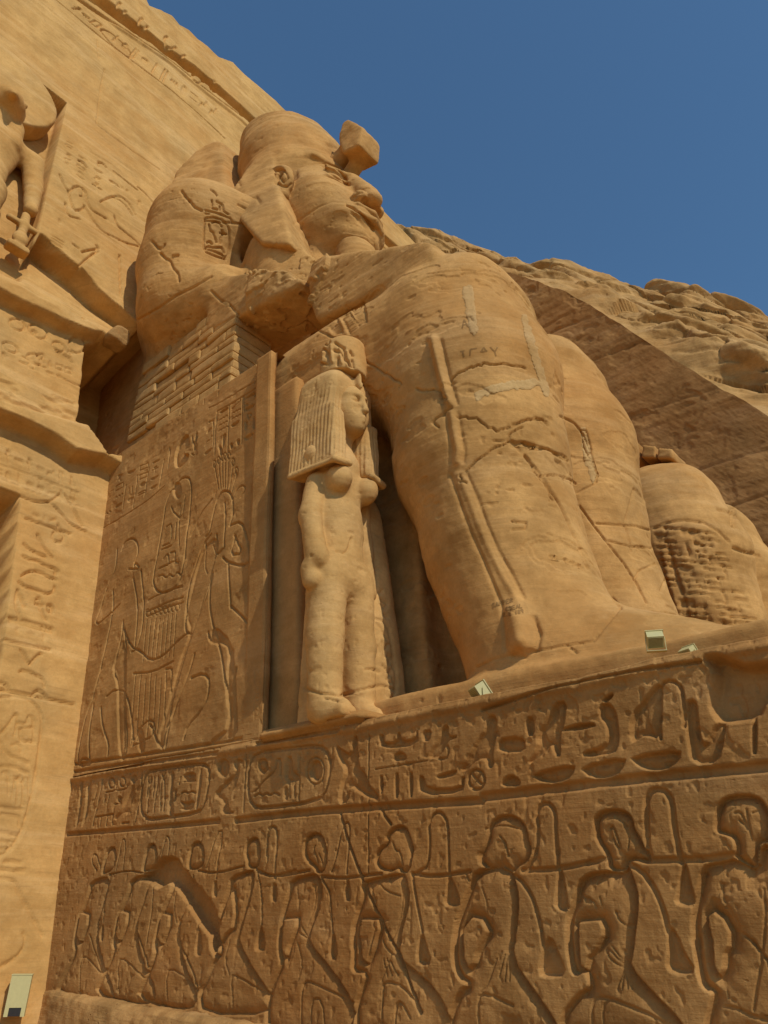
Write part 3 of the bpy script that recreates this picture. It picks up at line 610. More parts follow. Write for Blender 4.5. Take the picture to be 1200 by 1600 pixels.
def carve_throne(r):
    S = lambda f, p, d=.05, rise=.045, floor=.55: r.sunk(f(p), d, rise, floor)
    L = lambda f, p, w=.016, d=.03, cl=False: r.line(f(p), w, d, cl)
    # upper right text: four columns between upright lines
    for p in [[(150, 1000), (130, 1300), (110, 1600)], [(385, 860), (370, 1150), (335, 1540)], [(625, 700), (600, 1050), (580, 1390)], [(865, 570), (860, 900), (840, 1250)], [(650, 700), (645, 930)], [(0, 1160), (100, 1110), (95, 1500), (0, 1560)]]: L(ce, p, .014, .035)
    L(ce, [(0, 965), (300, 800), (620, 600), (940, 420)], .012, .03); L(ce, [(150, 985), (400, 850), (650, 690), (860, 560)], .012, .03)
    for p in [[(210, 985), (360, 890), (362, 925), (215, 1010)], [(415, 895), (590, 780), (590, 745), (572, 760), (570, 785), (415, 915)], [(660, 720), (830, 610), (850, 640), (830, 700), (822, 650), (670, 742)], [(660, 830), (690, 790), (720, 830)], [(655, 880), (830, 790), (800, 850), (680, 920)],
              [(400, 1150), (560, 1050), (530, 1120), (440, 1170)], [(650, 1070), (690, 1050), (680, 1170), (645, 1200)], [(780, 1000), (815, 980), (810, 1160), (775, 1170)], [(620, 1300), (790, 1210), (740, 1300), (660, 1340)], [(250, 1330), (310, 1270), (320, 1330), (290, 1420), (240, 1500)], [(180, 1440), (250, 1520), (240, 1600), (190, 1590)],
              [(380, 1430), (410, 1400), (435, 1440), (400, 1500)], [(490, 1370), (530, 1330), (560, 1370), (510, 1430)]]: S(ce, p, .05, .03, .7)
    for y0 in (1110, 1190, 1260): L(ce, [(185 + k * 28, y0 - k * 16 + (-9 if k % 2 else 9)) for k in range(7)], .011, .03)
    for y0 in (980, 1060): L(ce, [(420 + k * 27, y0 - k * 15 + (-9 if k % 2 else 9)) for k in range(7)], .011, .03)
    L(ce, [(700, 960), (750, 930), (760, 990), (710, 1020), (700, 960)], .011, .03); 
    for k in range(22): L(ce, [(880, 600 + k * 34), (935, 572 + k * 34)], .01, .022)
    # upper left text
    for p in [[(305, 690), (290, 810)], [(362, 640), (340, 800)], [(415, 600), (395, 745)], [(490, 560), (470, 700)], [(520, 500), (515, 600)]]: L(c6, p, .014, .03)
    signs(r, c6([(245, 640), (480, 535), (470, 700), (240, 830)]), 4, 4, .011, .028, 5); L(c6, [(150, 925), (380, 790), (500, 690)], .01, .03); signs(r, c6([(180, 820), (240, 780), (240, 850), (180, 870)]), 1, 1, .011, .03, 8)
    signs(r, c6([(560, 300), (860, 130), (840, 200), (560, 370)]), 2, 6, .011, .022, 9, .7); signs(r, c6([(730, 390), (800, 330), (790, 500), (720, 550)]), 3, 1, .012, .03, 6)
    # disc and snake
    S(c6, [(632, 430), (610, 432), (585, 455), (560, 500), (550, 560), (558, 598), (590, 590), (625, 560), (640, 520), (600, 530), (615, 500), (640, 485)], .07, .06, .5); S(c6, [(650, 440), (668, 520), (690, 420), (680, 400), (662, 470), (655, 430)], .05); L(c6, [(650, 520), (668, 525), (690, 430)], .012)
    # cartouche
    oc = [(300, 741), (285, 746), (262, 776), (254, 830), (243, 890), (240, 912), (250, 926), (270, 922), (285, 908), (292, 880), (300, 830), (308, 770), (306, 748)]
    I = lambda p: p
    L(I, oc, .02, .04, True); S(I, ell(281, 764, 8, 13), .05); 
    for p in [[(296, 772), (290, 785), (285, 800), (285, 850)], [(270, 790), (275, 800), (290, 808), (296, 770)], [(262, 822), (272, 815), (272, 845), (256, 852)], [(280, 815), (278, 848), (254, 858)], [(258, 872), (266, 862), (268, 880), (258, 884)], [(270, 862), (280, 858), (276, 876), (284, 876)], [(250, 900), (256, 896), (262, 902), (268, 894), (274, 900), (280, 890), (286, 895)], [(250, 888), (280, 872)]]: L(I, p, .014, .032)
    for p in [[(233, 937), (262, 922), (291, 914)], [(230, 955), (262, 940), (293, 930)], [(230, 962), (262, 948), (293, 938)], [(233, 940), (236, 934), (290, 912)]]: L(I, p, .012, .03)
    # right figure with plant crown
    for p in [[(357, 771), (366, 758), (378, 756), (385, 766), (386, 782), (382, 803), (378, 812)], [(357, 771), (350, 792), (345, 812), (341, 826), (334, 832)], [(370, 775), (372, 800), (366, 848)], [(306, 832), (322, 800), (347, 772)], [(379, 812), (397, 804), (406, 826), (410, 868), (395, 877), (372, 872), (363, 864)], [(385, 828), (396, 856), (376, 860), (386, 828)],
              [(344, 828), (328, 845), (318, 872), (306, 900), (300, 930), (296, 960), (296, 986), (304, 988)], [(334, 843), (330, 880), (334, 890)], [(354, 828), (356, 850), (345, 880), (336, 920), (322, 952), (303, 998), (290, 1030), (277, 1078), (264, 1125), (252, 1175), (238, 1137), (234, 1132)], [(345, 890), (338, 925), (340, 965), (350, 1000)], [(258, 1168), (268, 1120), (300, 1050), (310, 1020)],
              [(334, 985), (336, 1001), (350, 1001), (355, 1027), (357, 1062), (360, 1110), (360, 1138), (328, 1158), (332, 1163), (369, 1153), (372, 1110), (372, 1062), (376, 1042)], [(303, 1058), (322, 1050), (333, 1062), (328, 1087), (315, 1110), (293, 1134), (287, 1154)], [(372, 875), (373, 945)], [(372, 941), (398, 967)], [(366, 848), (352, 862), (346, 845)]]: L(I, p, .02, .036)
    for k, (a, b) in enumerate([((360, 755), (352, 715)), ((364, 753), (360, 708)), ((368, 752), (367, 702)), ((372, 752), (373, 700)), ((376, 753), (380, 698)), ((380, 755), (388, 708)), ((384, 760), (394, 722))]): L(I, [a, ((a[0] + b[0]) / 2, (a[1] + b[1]) / 2), b], .01, .025); L(I, ell(b[0], b[1], 3, 6, 8), .01, .022, True)
    L(I, [(386, 768), (394, 752), (404, 745), (410, 750), (400, 765)], .012)
    # left figure
    for p in [[(190, 860), (194, 847), (206, 840), (215, 848), (216, 866), (210, 878)], [(183, 858), (181, 888), (168, 912), (158, 945), (146, 980), (172, 958), (186, 944)], [(176, 922), (175, 960), (163, 1018), (148, 1080), (132, 1125), (122, 1176), (121, 1198), (147, 1193), (129, 1183), (122, 1196)], [(208, 903), (216, 945), (214, 980), (210, 1013)], [(220, 891), (226, 935), (223, 980), (214, 1013), (205, 1018)], [(201, 889), (220, 889), (210, 878), (209, 890)],
              [(192, 970), (189, 1000), (175, 1045), (183, 1068), (184, 1125), (187, 1180), (192, 1190), (198, 1170), (195, 1080), (196, 1000), (192, 975)], [(166, 1088), (178, 1077), (195, 1080), (205, 1110), (207, 1155)], [(157, 1105), (160, 1138), (170, 1162), (168, 1180)], [(192, 980), (204, 1011), (220, 1017), (236, 1032), (258, 1024), (278, 1004), (300, 986)], [(140, 1190), (138, 1150), (146, 1100)]]: L(I, p, .018, .034)
    S(c7, [(232, 645), (250, 660), (262, 725), (266, 900), (278, 1080), (290, 1090), (300, 1060), (300, 760), (298, 500), (270, 560)], .03, .05, .7)
    S(I, [(368, 1010), (350, 1001), (336, 1000), (338, 985), (345, 975), (372, 1000), (374, 1060), (371, 1110), (370, 1150), (332, 1162), (330, 1157), (360, 1136), (358, 1062)], .035, .05, .6); S(I, [(296, 960), (303, 930), (318, 880), (330, 850), (352, 830), (356, 850), (345, 885), (322, 950), (303, 998), (278, 1075), (262, 1130), (255, 1175), (245, 1160), (262, 1110), (285, 1030), (305, 985)], .03, .05, .6)
    # plants tied in the middle
    for k in range(8):
        x = 230 + k * 7.2; L(I, [(x, 960 + abs(k - 3.5) * -1 + (6 - k) * 2), (x - 3, 1000), (x - 6, 1032 - k)], .009, .026); L(I, ell(x + 1, 957 - k * 1.5, 3.2, 6, 8), .009, .022, True)
        x2 = 212 + k * 8.5; L(I, [(x2, 1050 + (k % 3) * 5), (x2 - 4, 1110), (x2 - 8, 1160 - k * 3)], .009, .026)
    for p in [[(208, 1052), (240, 1050), (275, 1032)], [(262, 1045), (272, 1042), (272, 1056)]]: L(I, p, .014, .03)
    L(I, [(205, 1165), (245, 1148), (238, 1120), (215, 1140), (205, 1165)], .014, .03); S(I, [(213, 1140), (222, 1135), (228, 1172), (215, 1178)], .03, .04, .6)
    # ground lines and ladder border
    for p in [[(108, 1207), (230, 1188), (330, 1172), (440, 1154)], [(108, 1195), (230, 1178), (330, 1162), (420, 1146)]]: L(I, p, .022, .04)
    for p in [[(421, 978), (412, 1060), (404, 1150)], [(414, 985), (406, 1060), (398, 1150)], [(436, 600), (433, 700)]]: L(I, p, .01, .026)
    for k in range(17): y = 988 + k * 9.5; L(I, [(413 - k * .9, y), (419 - k * .9, y - 2)], .008, .022)
    p = r.pos(); r.H -= .02 * ss(fbm(p, .9, 4, 71), .15, .5) + .012 * ss(fbm(p, 3.2, 4, 72), .15, .4)
def carve_facade_glyphs(r):
    L = lambda f, p, w=.022, d=.035, cl=False, o=0: r.line(f(p), w * 1.15, d * 1.7, cl)
    I = lambda p: p
    def signs_(*a, **k): a = list(a); a[5] *= 1.6; signs(*a, **k)
    rel = r.H.copy(); r.H[:] = 0; r.off = 0
    # beside the doorway
    L(c5, ell(292, 765, 31, 28, 12, .3), .02, .035, True); L(c5, [(300, 738), (290, 705)])
    for p in [[(188, 755), (205, 800), (235, 840), (262, 866)], [(120, 800), (150, 830), (230, 865)], [(115, 862), (150, 882), (190, 885), (220, 910), (290, 928), (275, 952)], [(95, 988), (122, 1015), (180, 1030), (240, 1052), (270, 1042), (276, 1015)], [(110, 960), (150, 935), (200, 940), (250, 970), (280, 975)], [(90, 1030), (80, 1100), (100, 1165)], [(90, 1035), (125, 1112)], [(185, 1080), (195, 1066), (205, 1080), (200, 1100), (190, 1090)], [(180, 1098), (215, 1105)], [(200, 1100), (208, 1135), (230, 1178)], [(240, 1110), (262, 1105), (260, 1150), (240, 1130)],
              [(50, 1168), (150, 1190), (262, 1225)], [(55, 1182), (260, 1240)], [(25, 1280), (120, 1305), (250, 1330)], [(105, 1328), (150, 1412), (175, 1370), (206, 1350)], [(100, 1438), (120, 1433), (162, 1442), (170, 1455), (205, 1462), (222, 1490), (226, 1515)], [(168, 1548), (195, 1530), (228, 1562)], [(-10, 1497), (20, 1497), (40, 1525)], [(-10, 1528), (120, 1550), (370, 1602)],
              [(95, 558), (160, 585), (205, 592), (245, 590), (270, 580), (298, 552)], [(245, 590), (300, 640), (345, 700), (430, 738)], [(325, 555), (350, 600), (412, 712)], [(130, 672), (200, 700), (350, 748)]]: L(c5, p)
    signs_(r, c5([(110, 600), (290, 660), (280, 720), (130, 690)]), 1, 4, .016, .02, 4); signs_(r, c5([(60, 1200), (260, 1250), (250, 1300), (60, 1260)]), 1, 3, .014, .015, 14)
    L(cb, [(-60, 250), (0, 240), (60, 232), (120, 245), (165, 288), (178, 350), (165, 450), (150, 560), (122, 700), (92, 800), (45, 875), (-20, 905)], .016, .03)
    for p in [[(5, 390), (40, 350), (70, 300), (75, 345), (60, 400)], [(80, 345), (110, 355), (120, 310), (142, 330), (140, 425)], [(80, 370), (135, 365)], [(85, 370), (80, 420), (140, 427)], [(50, 440), (70, 432), (88, 445), (90, 468)], [(0, 425), (10, 460), (50, 490), (90, 500), (118, 518)], [(0, 528), (60, 530), (118, 555)], [(10, 555), (35, 548), (38, 640)], [(60, 570), (90, 590)], [(85, 568), (60, 592)], [(60, 600), (50, 660)], [(78, 590), (70, 680)], [(100, 575), (95, 690)], [(120, 572), (122, 640)], [(0, 695), (95, 708)], [(0, 730), (20, 722), (40, 735), (60, 728), (85, 745), (82, 778)], [(0, 800), (70, 815)], [(0, 838), (60, 838)], [(40, 845), (42, 868), (0, 872)], [(20, 922), (85, 928)], [(0, 958), (105, 962)], [(60, 1000), (80, 1050), (130, 1140), (180, 1235)], [(0, 995), (60, 1000)], [(0, 1365), (60, 1330), (100, 1290), (112, 1240), (100, 1218)]]: L(cb, p, .015, .026)
    r.off = .22
    signs_(r, c5([(-60, 230), (420, 430), (420, 600), (-60, 430)]), 2, 9, .018, .026, 21, .85); L(c5, [(-60, 340), (200, 430), (430, 520)], .012, .02); L(c5, [(-60, 395), (0, 430), (200, 520), (440, 590)], .012, .02); signs_(r, c5([(200, 420), (430, 510), (425, 590), (215, 510)]), 2, 4, .014, .02, 22, .8)
    for f, c, a, b, t in [(c8, (130, 490), 60, 38, .4), (c8, (280, 540), 75, 42, .5), (c8, (560, 640), 60, 55, .5), (c8, (430, 650), 50, 30, .5), (c8, (260, 740), 62, 35, .4), (c8, (300, 720), 25, 18, 0), (c8, (250, 545), 14, 12, 0), (c8, (550, 510), 14, 9, .4), (c8, (510, 690), 18, 10, .3), (c8, (80, 655), 60, 30, .5)]: L(f, ell(c[0], c[1], a, b, 14, t), .02, .03, True)
    for k in range(7): L(c8, [(410 + k * 16, 668 + k * 9), (428 + k * 16, 715 + k * 8)], .02, .035)
    signs_(r, c8([(0, 600), (600, 830), (600, 960), (0, 740)]), 2, 9, .02, .026, 24, .6); L(c8, [(0, 360), (300, 470), (600, 600)], .012, .02); L(c8, [(460, 880), (520, 910), (600, 940)], .02, .03); L(c8, [(170, 720), (330, 800)], .02, .03)
    p = r.pos(); W = c8([(0, 880), (560, 1060), (560, 1200), (0, 1100)]); U = np.stack([r.U, r.V], -1); q = r.uv(W); r.H -= inside(U, q) * .05 * ss(fbm(p, 2.2, 4, 77, (1, 1, 2.5)), 0, .35)
    r.off = .62
    for p in [[(468, 530), (490, 590), (515, 705), (585, 700), (615, 672)], [(600, 515), (632, 560), (632, 630), (670, 700), (730, 735), (795, 770)], [(610, 660), (660, 750), (710, 820), (760, 880), (860, 930), (980, 985), (1080, 1010)], [(870, 755), (890, 830), (960, 890), (1040, 950), (1088, 1000)], [(745, 636), (800, 600), (870, 578), (940, 590), (1000, 650), (1045, 740)], [(860, 595), (930, 625), (985, 690), (1018, 745)],
              [(570, 1175), (650, 1100), (730, 1045)], [(590, 1055), (670, 1035), (735, 1025), (715, 1000)], [(515, 990), (560, 1025)], [(912, 1085), (915, 1200), (925, 1420)], [(860, 370), (960, 450), (1060, 530)], [(1065, 505), (1130, 560), (1195, 635)], [(825, 450), (865, 465), (905, 508)], [(560, 280), (600, 290), (625, 330)], [(735, 290), (770, 300), (795, 335)], [(685, 480), (755, 525)], [(400, 400), (440, 500), (470, 530)], [(450, 640), (460, 740), (570, 775)], [(480, 550), (540, 490), (600, 515), (610, 590), (570, 580)]]: L(cr, p, .024, .045)
    signs_(r, cr([(440, 80), (530, 130), (500, 340), (430, 300)]), 6, 1, .016, .028, 31); signs_(r, cr([(550, 210), (650, 270), (630, 480), (520, 400)]), 5, 1, .018, .03, 32); signs_(r, cr([(670, 250), (800, 320), (770, 540), (670, 490)]), 4, 1, .018, .032, 33); signs_(r, cr([(820, 440), (1000, 520), (990, 570), (830, 490)]), 1, 4, .016, .03, 34); signs_(r, cr([(1050, 590), (1120, 630), (1100, 690), (1040, 650)]), 1, 1, .016, .03, 35)
    for k in range(5): L(cr, [(335 - k * 4, 915 + k * 22), (430 - k * 4, 975 + k * 22)], .014, .03)
    signs_(r, cr([(360, 740), (450, 790), (440, 890), (350, 850)]), 2, 1, .016, .03, 36)
    L(cr, [(600, 170), (700, 230), (850, 320)], .01, .014)
    for p in [[(405, 168), (410, 245)], [(435, 290), (418, 380), (402, 520)], [(402, 520), (520, 610), (665, 705)]]: L(c1, p, .022, .02)
    # inscription band under the cornice
    for p in [[(200, -25), (235, 0), (400, 140), (560, 260), (760, 410), (935, 575)], [(300, -20), (330, 5), (500, 120), (700, 250), (880, 400), (1000, 490)], [(330, -20), (520, 112), (710, 240), (900, 385)]]: L(c1, p, .03, .045)
    signs_(r, c1([(325, 20), (920, 430), (900, 540), (270, 20)]), 1, 15, .03, .045, 41, .92); L(c1, [(420, 130), (470, 190), (545, 250), (550, 215), (470, 140), (425, 118), (420, 130)], .03, .05)
    for c in [(500, 45), (590, 110), (700, 190), (775, 270), (820, 330), (890, 370)]: L(c1, ell(c[0], c[1], 26 + 9 * math.sin(c[0]), 20, 10, .7)[:7], .04, .05)
    g = ss(-r.H, .002, .01)
    r.H = rel + r.H
    r.off = 0

# ------------------------------------------------------------------ ground
def ground():
    xs = spaced([(-8, 12, .5), (12, 60, 4), (60, 400, 40)]); ys = spaced([(-400, -60, 40), (-60, -12, 4), (-12, 2, .25), (2, 60, 4), (60, 400, 40)])
    X, Y = np.meshgrid(xs, ys, indexing='ij')
    Z = -.42 + .05 * fbm(np.stack([X, Y, 0 * X], -1), .8, 4, 2)
    idx = np.arange(X.size).reshape(X.shape)
    F = np.stack([idx[:-1, :-1], idx[1:, :-1], idx[1:, 1:], idx[:-1, 1:]], -1).reshape(-1, 4)
    o = mesh_obj('ground', np.stack([X, Y, Z], -1).reshape(-1, 3), F, M_sand); tag(o, kind='structure')
ground()
# ------------------------------------------------------------------ pedestal with the captives
def pedestal():
    t = thing('carved_pedestal', 'long brown carved stone pedestal wall with bound captives, carrying the giant seated king', 'pedestal')
    us = spaced([(-1.3, 5, .013), (5, 8, .0085), (8, 10.3, .007), (10.3, 11.3, .05)])
    top = np.array([onplane(p, (0, 1, 0), .06)[0] for p in [(215, 1192), (415, 1155), (545, 1131), (640, 1110), (760, 1085), (900, 1060), (975, 1042), (1020, 1028), (1075, 1020), (1112, 1012), (1150, 1006), (1200, 996)]])
    vhi = np.interp(us, top[:, 0], top[:, 2]); vhi = vhi + .02 * fbm(np.stack([us, 0 * us, 0 * us], -1), 2.0, 4, 3)
    r = Relief((0, 0, 0), (0, -1, BETA), (1, 0, 0), us, -.2, vhi, 400)
    carve_pedestal(r)
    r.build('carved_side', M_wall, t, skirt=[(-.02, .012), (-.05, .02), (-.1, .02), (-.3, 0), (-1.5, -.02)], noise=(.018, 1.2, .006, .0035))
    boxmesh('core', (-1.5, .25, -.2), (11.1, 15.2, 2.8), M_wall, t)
def throne():
    t = thing('throne', 'block throne side carved with binding figures and cartouche, under the giant seated king', 'throne')
    us = spaced([(-2.4, 4.0, .0125)])
    vhi = np.where(us > 3.4 , 9.3, 9.36) 
    r = Relief((0, 0, 0), (0, -1, BETA), (1, 0, 0), us, 2.84, vhi, 540)
    # outline of the panel's front edge leans back with height
    carve_throne(r)
    # pull columns so the front edge leans
    k = (r.V - 2.87) / 6.4
    r.U = r.U - .68 * k * ss(r.U, 0, 4.0)
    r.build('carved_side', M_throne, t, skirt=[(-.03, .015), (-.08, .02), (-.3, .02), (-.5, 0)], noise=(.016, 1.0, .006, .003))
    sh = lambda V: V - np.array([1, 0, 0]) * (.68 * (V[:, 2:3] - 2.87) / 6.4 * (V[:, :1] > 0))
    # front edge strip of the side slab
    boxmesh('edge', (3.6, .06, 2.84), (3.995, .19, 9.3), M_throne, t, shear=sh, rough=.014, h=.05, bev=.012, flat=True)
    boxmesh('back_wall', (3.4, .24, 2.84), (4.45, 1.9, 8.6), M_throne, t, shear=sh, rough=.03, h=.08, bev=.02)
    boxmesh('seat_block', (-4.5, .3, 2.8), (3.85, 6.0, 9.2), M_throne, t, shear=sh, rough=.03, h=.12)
def masonry():
    c0 = np.array([1.5, .62, 0]); c = P(384, 470, .62)
    t = thing('repair_masonry', 'stepped patch of small stone blocks propping the giant arm above the throne', 'masonry')
    rng = np.random.RandomState(3)
    z = 9.34; V = []; F = []
    k = 0
    while z < 12.05:
        hz = .15 + .16 * rng.rand(); fz = (z - 9.34) / 2.7
        xr = 1.52 - .12 * fz; x = -2.2
        # blocks along the side
        while x < xr - .05:
            w = min(.35 + .95 * rng.rand(), xr - x); w = w if xr - x - w > .2 else xr - x
            yo = .5 + .03 * rng.rand() + (.06 if rng.rand() < .12 else 0) 
            o = boxmesh('stone_block', (x + .004, yo, z + .004), (x + w - .004, 1.3 if x + w < xr - .01 else 1.45, z + hz - .004), M_masonry, t, bev=.012, rough=.03, h=.06, seed=k, flat=True)
            x += w; k += 1
        z += hz
def facade():
    t = thing('temple_facade', 'tall sloping sandstone temple facade with carved texts, niche, doorway and broken cornice', 'facade')
    us = spaced([(-16, -6, .5), (-6, -4.6, .1), (-4.6, 1.0, .026), (1.0, 6, .04), (6, 16.8, .2)])
    top = _U([(60, -75), (100, -50), (155, -18), (180, 4), (196, 10), (207, 20), (214, 36), (233, 42), (250, 50), (262, 64), (276, 72), (290, 86), (306, 96), (322, 112), (345, 120), (365, 140), (400, 168), (412, 178), (470, 235), (540, 305), (590, 356), (640, 405)])
    vhi = np.interp(us, top[:, 0], top[:, 1], left=top[0, 1], right=top[-1, 1])
    r = Relief((0, 0, 0), (1, 0, BF), (0, 1, 0), us, -.5, vhi, 1050)
    carve_facade(r)
    r.build('carved_face', M_fac, t, skirt=[(-.1, .05), (-.5, .2), (-1.5, .6), (-4, 1.5)], noise=(.03, .5, .022, .005))
def _U(pts): return onplane(pts, (1, 0, BF), 0)[:, 1:]
def carve_facade(r):
    def poly(top, bot): return np.vstack([r.uv(top), r.uv(bot)[::-1]])
    far = 40.0
    L4 = [(-90, 622), (0, 652), (40, 668), (82, 690), (112, 712), (157, 720), (230, 760)]
    L3 = [(-90, 600), (0, 632), (40, 645), (87, 657), (143, 672), (165, 705), (230, 745)]
    L2 = [(-90, 415), (0, 454), (32, 469), (60, 480), (97, 501), (130, 514), (160, 520), (185, 542), (260, 570)]
    L1 = [(-90, 395), (0, 434), (30, 445), (60, 462), (87, 473), (130, 496), (178, 517), (200, 528), (260, 550)]
    B = [(-90, 345), (0, 385), (42, 400), (66, 369), (95, 393), (125, 418), (160, 456), (190, 482), (214, 507), (260, 540)]
    def above(line, d, rough=0.0, edge=.05):
        q = r.uv(line); q = np.vstack([q, [[40, q[-1, 1]], [40, 60], [-40, 60], [-40, q[0, 1]]]])
        r.flat(q, d, px=False, edge=edge, rough=rough)
    r.off = .2; above(L4, .42, .04); above(L3, .22, .03, .12)
    # ledge: broken rock strip
    q = r.uv(L2); i = r.pick(np.array([[-30, 11.0], [30, 15]]), 0)
    r.off = .5; above(L2, .56, .1); above(L1, .42, .05, .1)
    U = np.stack([r.U, r.V], -1)
    # slope from the ledge up and back to the foot of the upper face
    lz1 = np.interp(r.U, r.uv(L1)[:, 0], r.uv(L1)[:, 1]); lzb = np.interp(r.U, r.uv(B)[:, 0], r.uv(B)[:, 1])
    k = np.clip((r.V - lz1) / np.maximum(lzb - lz1 + .2, .2), 0, 1); m = (r.V > lz1) & (r.V < lzb + 1)
    r.H = np.where(m, .5 * (1 - k) - .2 * k, r.H)
    r.off = .6; above(B, .62, .05, .04)
    # deep slot added to make the shadow patch between facade and throne
    r.off = .3; r.flat([(139, 537), (160, 536), (184, 548), (214, 522), (260, 540), (260, 700), (215, 716), (165, 712), (150, 690), (127, 656), (132, 600)], -1.9, edge=.03, rough=.06); r.off = .6
    # niche of the standing god
    a = r.uv([(103, 161), (46, 408)]);
    r.flat([(a[0, 0], a[0, 1]), (a[1, 0], a[1, 1] - .4), (-9.5, a[1, 1] - .4), (-9.5, a[0, 1])], .1, px=False, edge=.02)
    # doorway
    r.off = 0
    d = r.uv([(29, 774), (3, 1000)]); s_ = (d[0, 0] - d[1, 0]) / (d[0, 1] - d[1, 1])
    r.flat([(d[0, 0], d[0, 1]), (d[1, 0], d[1, 1]), (d[1, 0], -1), (-8, -1), (-8, d[0, 1])], -2.5, px=False, edge=.03)
    # eroded roll under the cornice and the slab above it
    r.off = .65
    T0 = [(60, -60), (124, -2), (187, 45), (262, 96), (330, 152), (378, 190)]
    T1 = [(100, -60), (150, -10), (215, 42), (275, 88), (335, 136), (395, 186)]
    above(T0, .70, .05, .05)
    above([(x + 6, y - 5) for x, y in T0], .35, .35, .12)
    above(T1, .78, .2, .08)
    above([(318, 112), (335, 122), (362, 148), (385, 178), (420, 205)], 1.5, .03, .06) if False else None
    r.off = 0
    carve_facade_glyphs(r)
# ------------------------------------------------------------------ cut rock face and hill to the north
def cliff():
    E = [(520, 380), (600, 392), (640, 398), (700, 410), (760, 420), (820, 432), (845, 440), (880, 455), (915, 473), (960, 501), (1000, 527), (1050, 560), (1100, 590), (1150, 621), (1200, 652), (1300, 722)]
    e = onplane(E, (0, 1, 0), 16.0)
    t = thing('cut_rock_wall', 'shaded smooth brown rock wall cut at right angle behind the giant knees', 'rock wall')
    us = spaced([(-12, -1, .2), (-1, 11, .05)])
    vhi = np.interp(us, e[:, 0], e[:, 2]); vhi = vhi + .22 * fbm(np.stack([us, us * 0, us * 0], -1), .9, 4, 5)
    r = Relief((0, 16.0, 0), (0, -1, 0), (1, 0, 0), us, 0, vhi, 420)
    for p in [[(900, 575), (960, 548), (1020, 525)], [(985, 652), (1050, 628), (1115, 610), (1160, 590)], [(860, 520), (920, 495)], [(1010, 770), (1090, 735), (1200, 700)], [(1060, 700), (1100, 640)], [(1120, 800), (1200, 770)], [(930, 640), (975, 600)], [(1140, 730), (1190, 690)]]: r.line(p, .05, .03)
    pc = r.pos(); f = fbm(pc * (1, 1, 1.6), .45, 4, 17); r.H -= .035 * ss(f, .1, .16) + .04 * ss(f, .3, .35) + .02 * ss(fbm(pc, 1.5, 3, 18), .3, .34)
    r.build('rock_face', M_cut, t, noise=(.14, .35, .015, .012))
    S = [(500, 300), (560, 325), (590, 342), (605, 350), (620, 352), (650, 366), (690, 363), (705, 372), (730, 382), (760, 396), (800, 408), (836, 415), (850, 410), (875, 409), (905, 412), (935, 422), (960, 430), (990, 442), (1020, 455), (1060, 458), (1100, 467), (1150, 480), (1200, 490), (1300, 512)]
    sp = onplane([(x, y + 24) for x, y in S], (0, 1, 0), 27.0)
    nu, nv = 620, 300
    u = np.linspace(0, 1, nu)
    def curve(c):
        c = np.array(c); l = np.concatenate([[0], np.cumsum(np.abs(np.diff(c[:, 0])))]); l /= l[-1]
        return np.stack([np.interp(u, l, c[:, k]) for k in range(3)], -1)
    e2 = e.copy(); a = curve(e2); a[:, 2] = np.interp(a[:, 0], us, vhi); a[:, 1] += .05; b = curve(sp)
    v = np.linspace(0, 1, nv)[None, :, None]
    G = a[:, None] * (1 - v) + b[:, None] * v
    G[..., 2] += 1.6 * np.sin(np.pi * v[..., 0]) * .55
    p = G * np.array([1, 1, 1.0])
    tl = p[..., 2] * 1.0 + p[..., 0] * .45 + .5 * fbm(p, .25, 3, 31)      # tilted bedding
    st = fbm(np.stack([tl * 1.1, p[..., 0] * .12, p[..., 1] * .12], -1), 1.0, 5, 33)
    lum = fbm(p, .22, 5, 37)
    rng = np.random.RandomState(12)
    U2 = np.stack([p[..., 0] * .9 + .35 * p[..., 2], (p[..., 2] + .55 * p[..., 0]) * 2.1], -1) + .5 * np.stack([fbm(p, .5, 3, 81), fbm(p, .5, 3, 82)], -1)
    def cells(scale, seed):
        rg = np.random.RandomState(seed); Q = U2 / scale; i0 = np.floor(Q).astype(int); f1 = np.full(Q.shape[:-1], 9.); f2 = f1.copy(); hv = f1 * 0
        tab = rg.rand(256, 3)
        for dx in (-1, 0, 1):
            for dy in (-1, 0, 1):
                c = i0 + (dx, dy); h = (c[..., 0] * 73 + c[..., 1] * 191) & 255
                d = np.hypot(Q[..., 0] - c[..., 0] - tab[h, 0], Q[..., 1] - c[..., 1] - tab[h, 1])
                n = d < f1; f2 = np.where(n, f1, np.minimum(f2, d)); hv = np.where(n, tab[h, 2], hv); f1 = np.where(n, d, f1)
        return f2 - f1, hv
    g1, h1 = cells(3.6, 1); g2, h2 = cells(1.3, 2)
    ed = np.minimum(1, v[..., 0] * 7)
    D = ed * (.5 * st + .7 * lum + .95 * (h1 - .5) + .5 * ss(g1, 0, .35) + (.38 * (h2 - .5) + .18 * ss(g2, 0, .3)) * ss(lum, -.3, .2) + .25 * ss(st, -.05, .05)) + .12 * fbm(p, 1.8, 5, 43) * ed
    fade = 1 - ss(v[..., 0], .85, 1.0) * .6
    G = G + (D * fade)[..., None] * np.array([.15, -.8, .55])
    back = [G[:, -1] + np.array([0, 3, -.5]), G[:, -1] + np.array([0, 12, -4])]
    G = np.concatenate([G, np.stack(back, 1)], 1); nv += 2
    idx = np.arange(nu * nv).reshape(nu, nv)
    F = np.stack([idx[:-1, :-1], idx[1:, :-1], idx[1:, 1:], idx[:-1, 1:]], -1).reshape(-1, 4)
    o = mesh_obj('hillside', G.reshape(-1, 3), F, M_rock); tag(o, kind='structure')

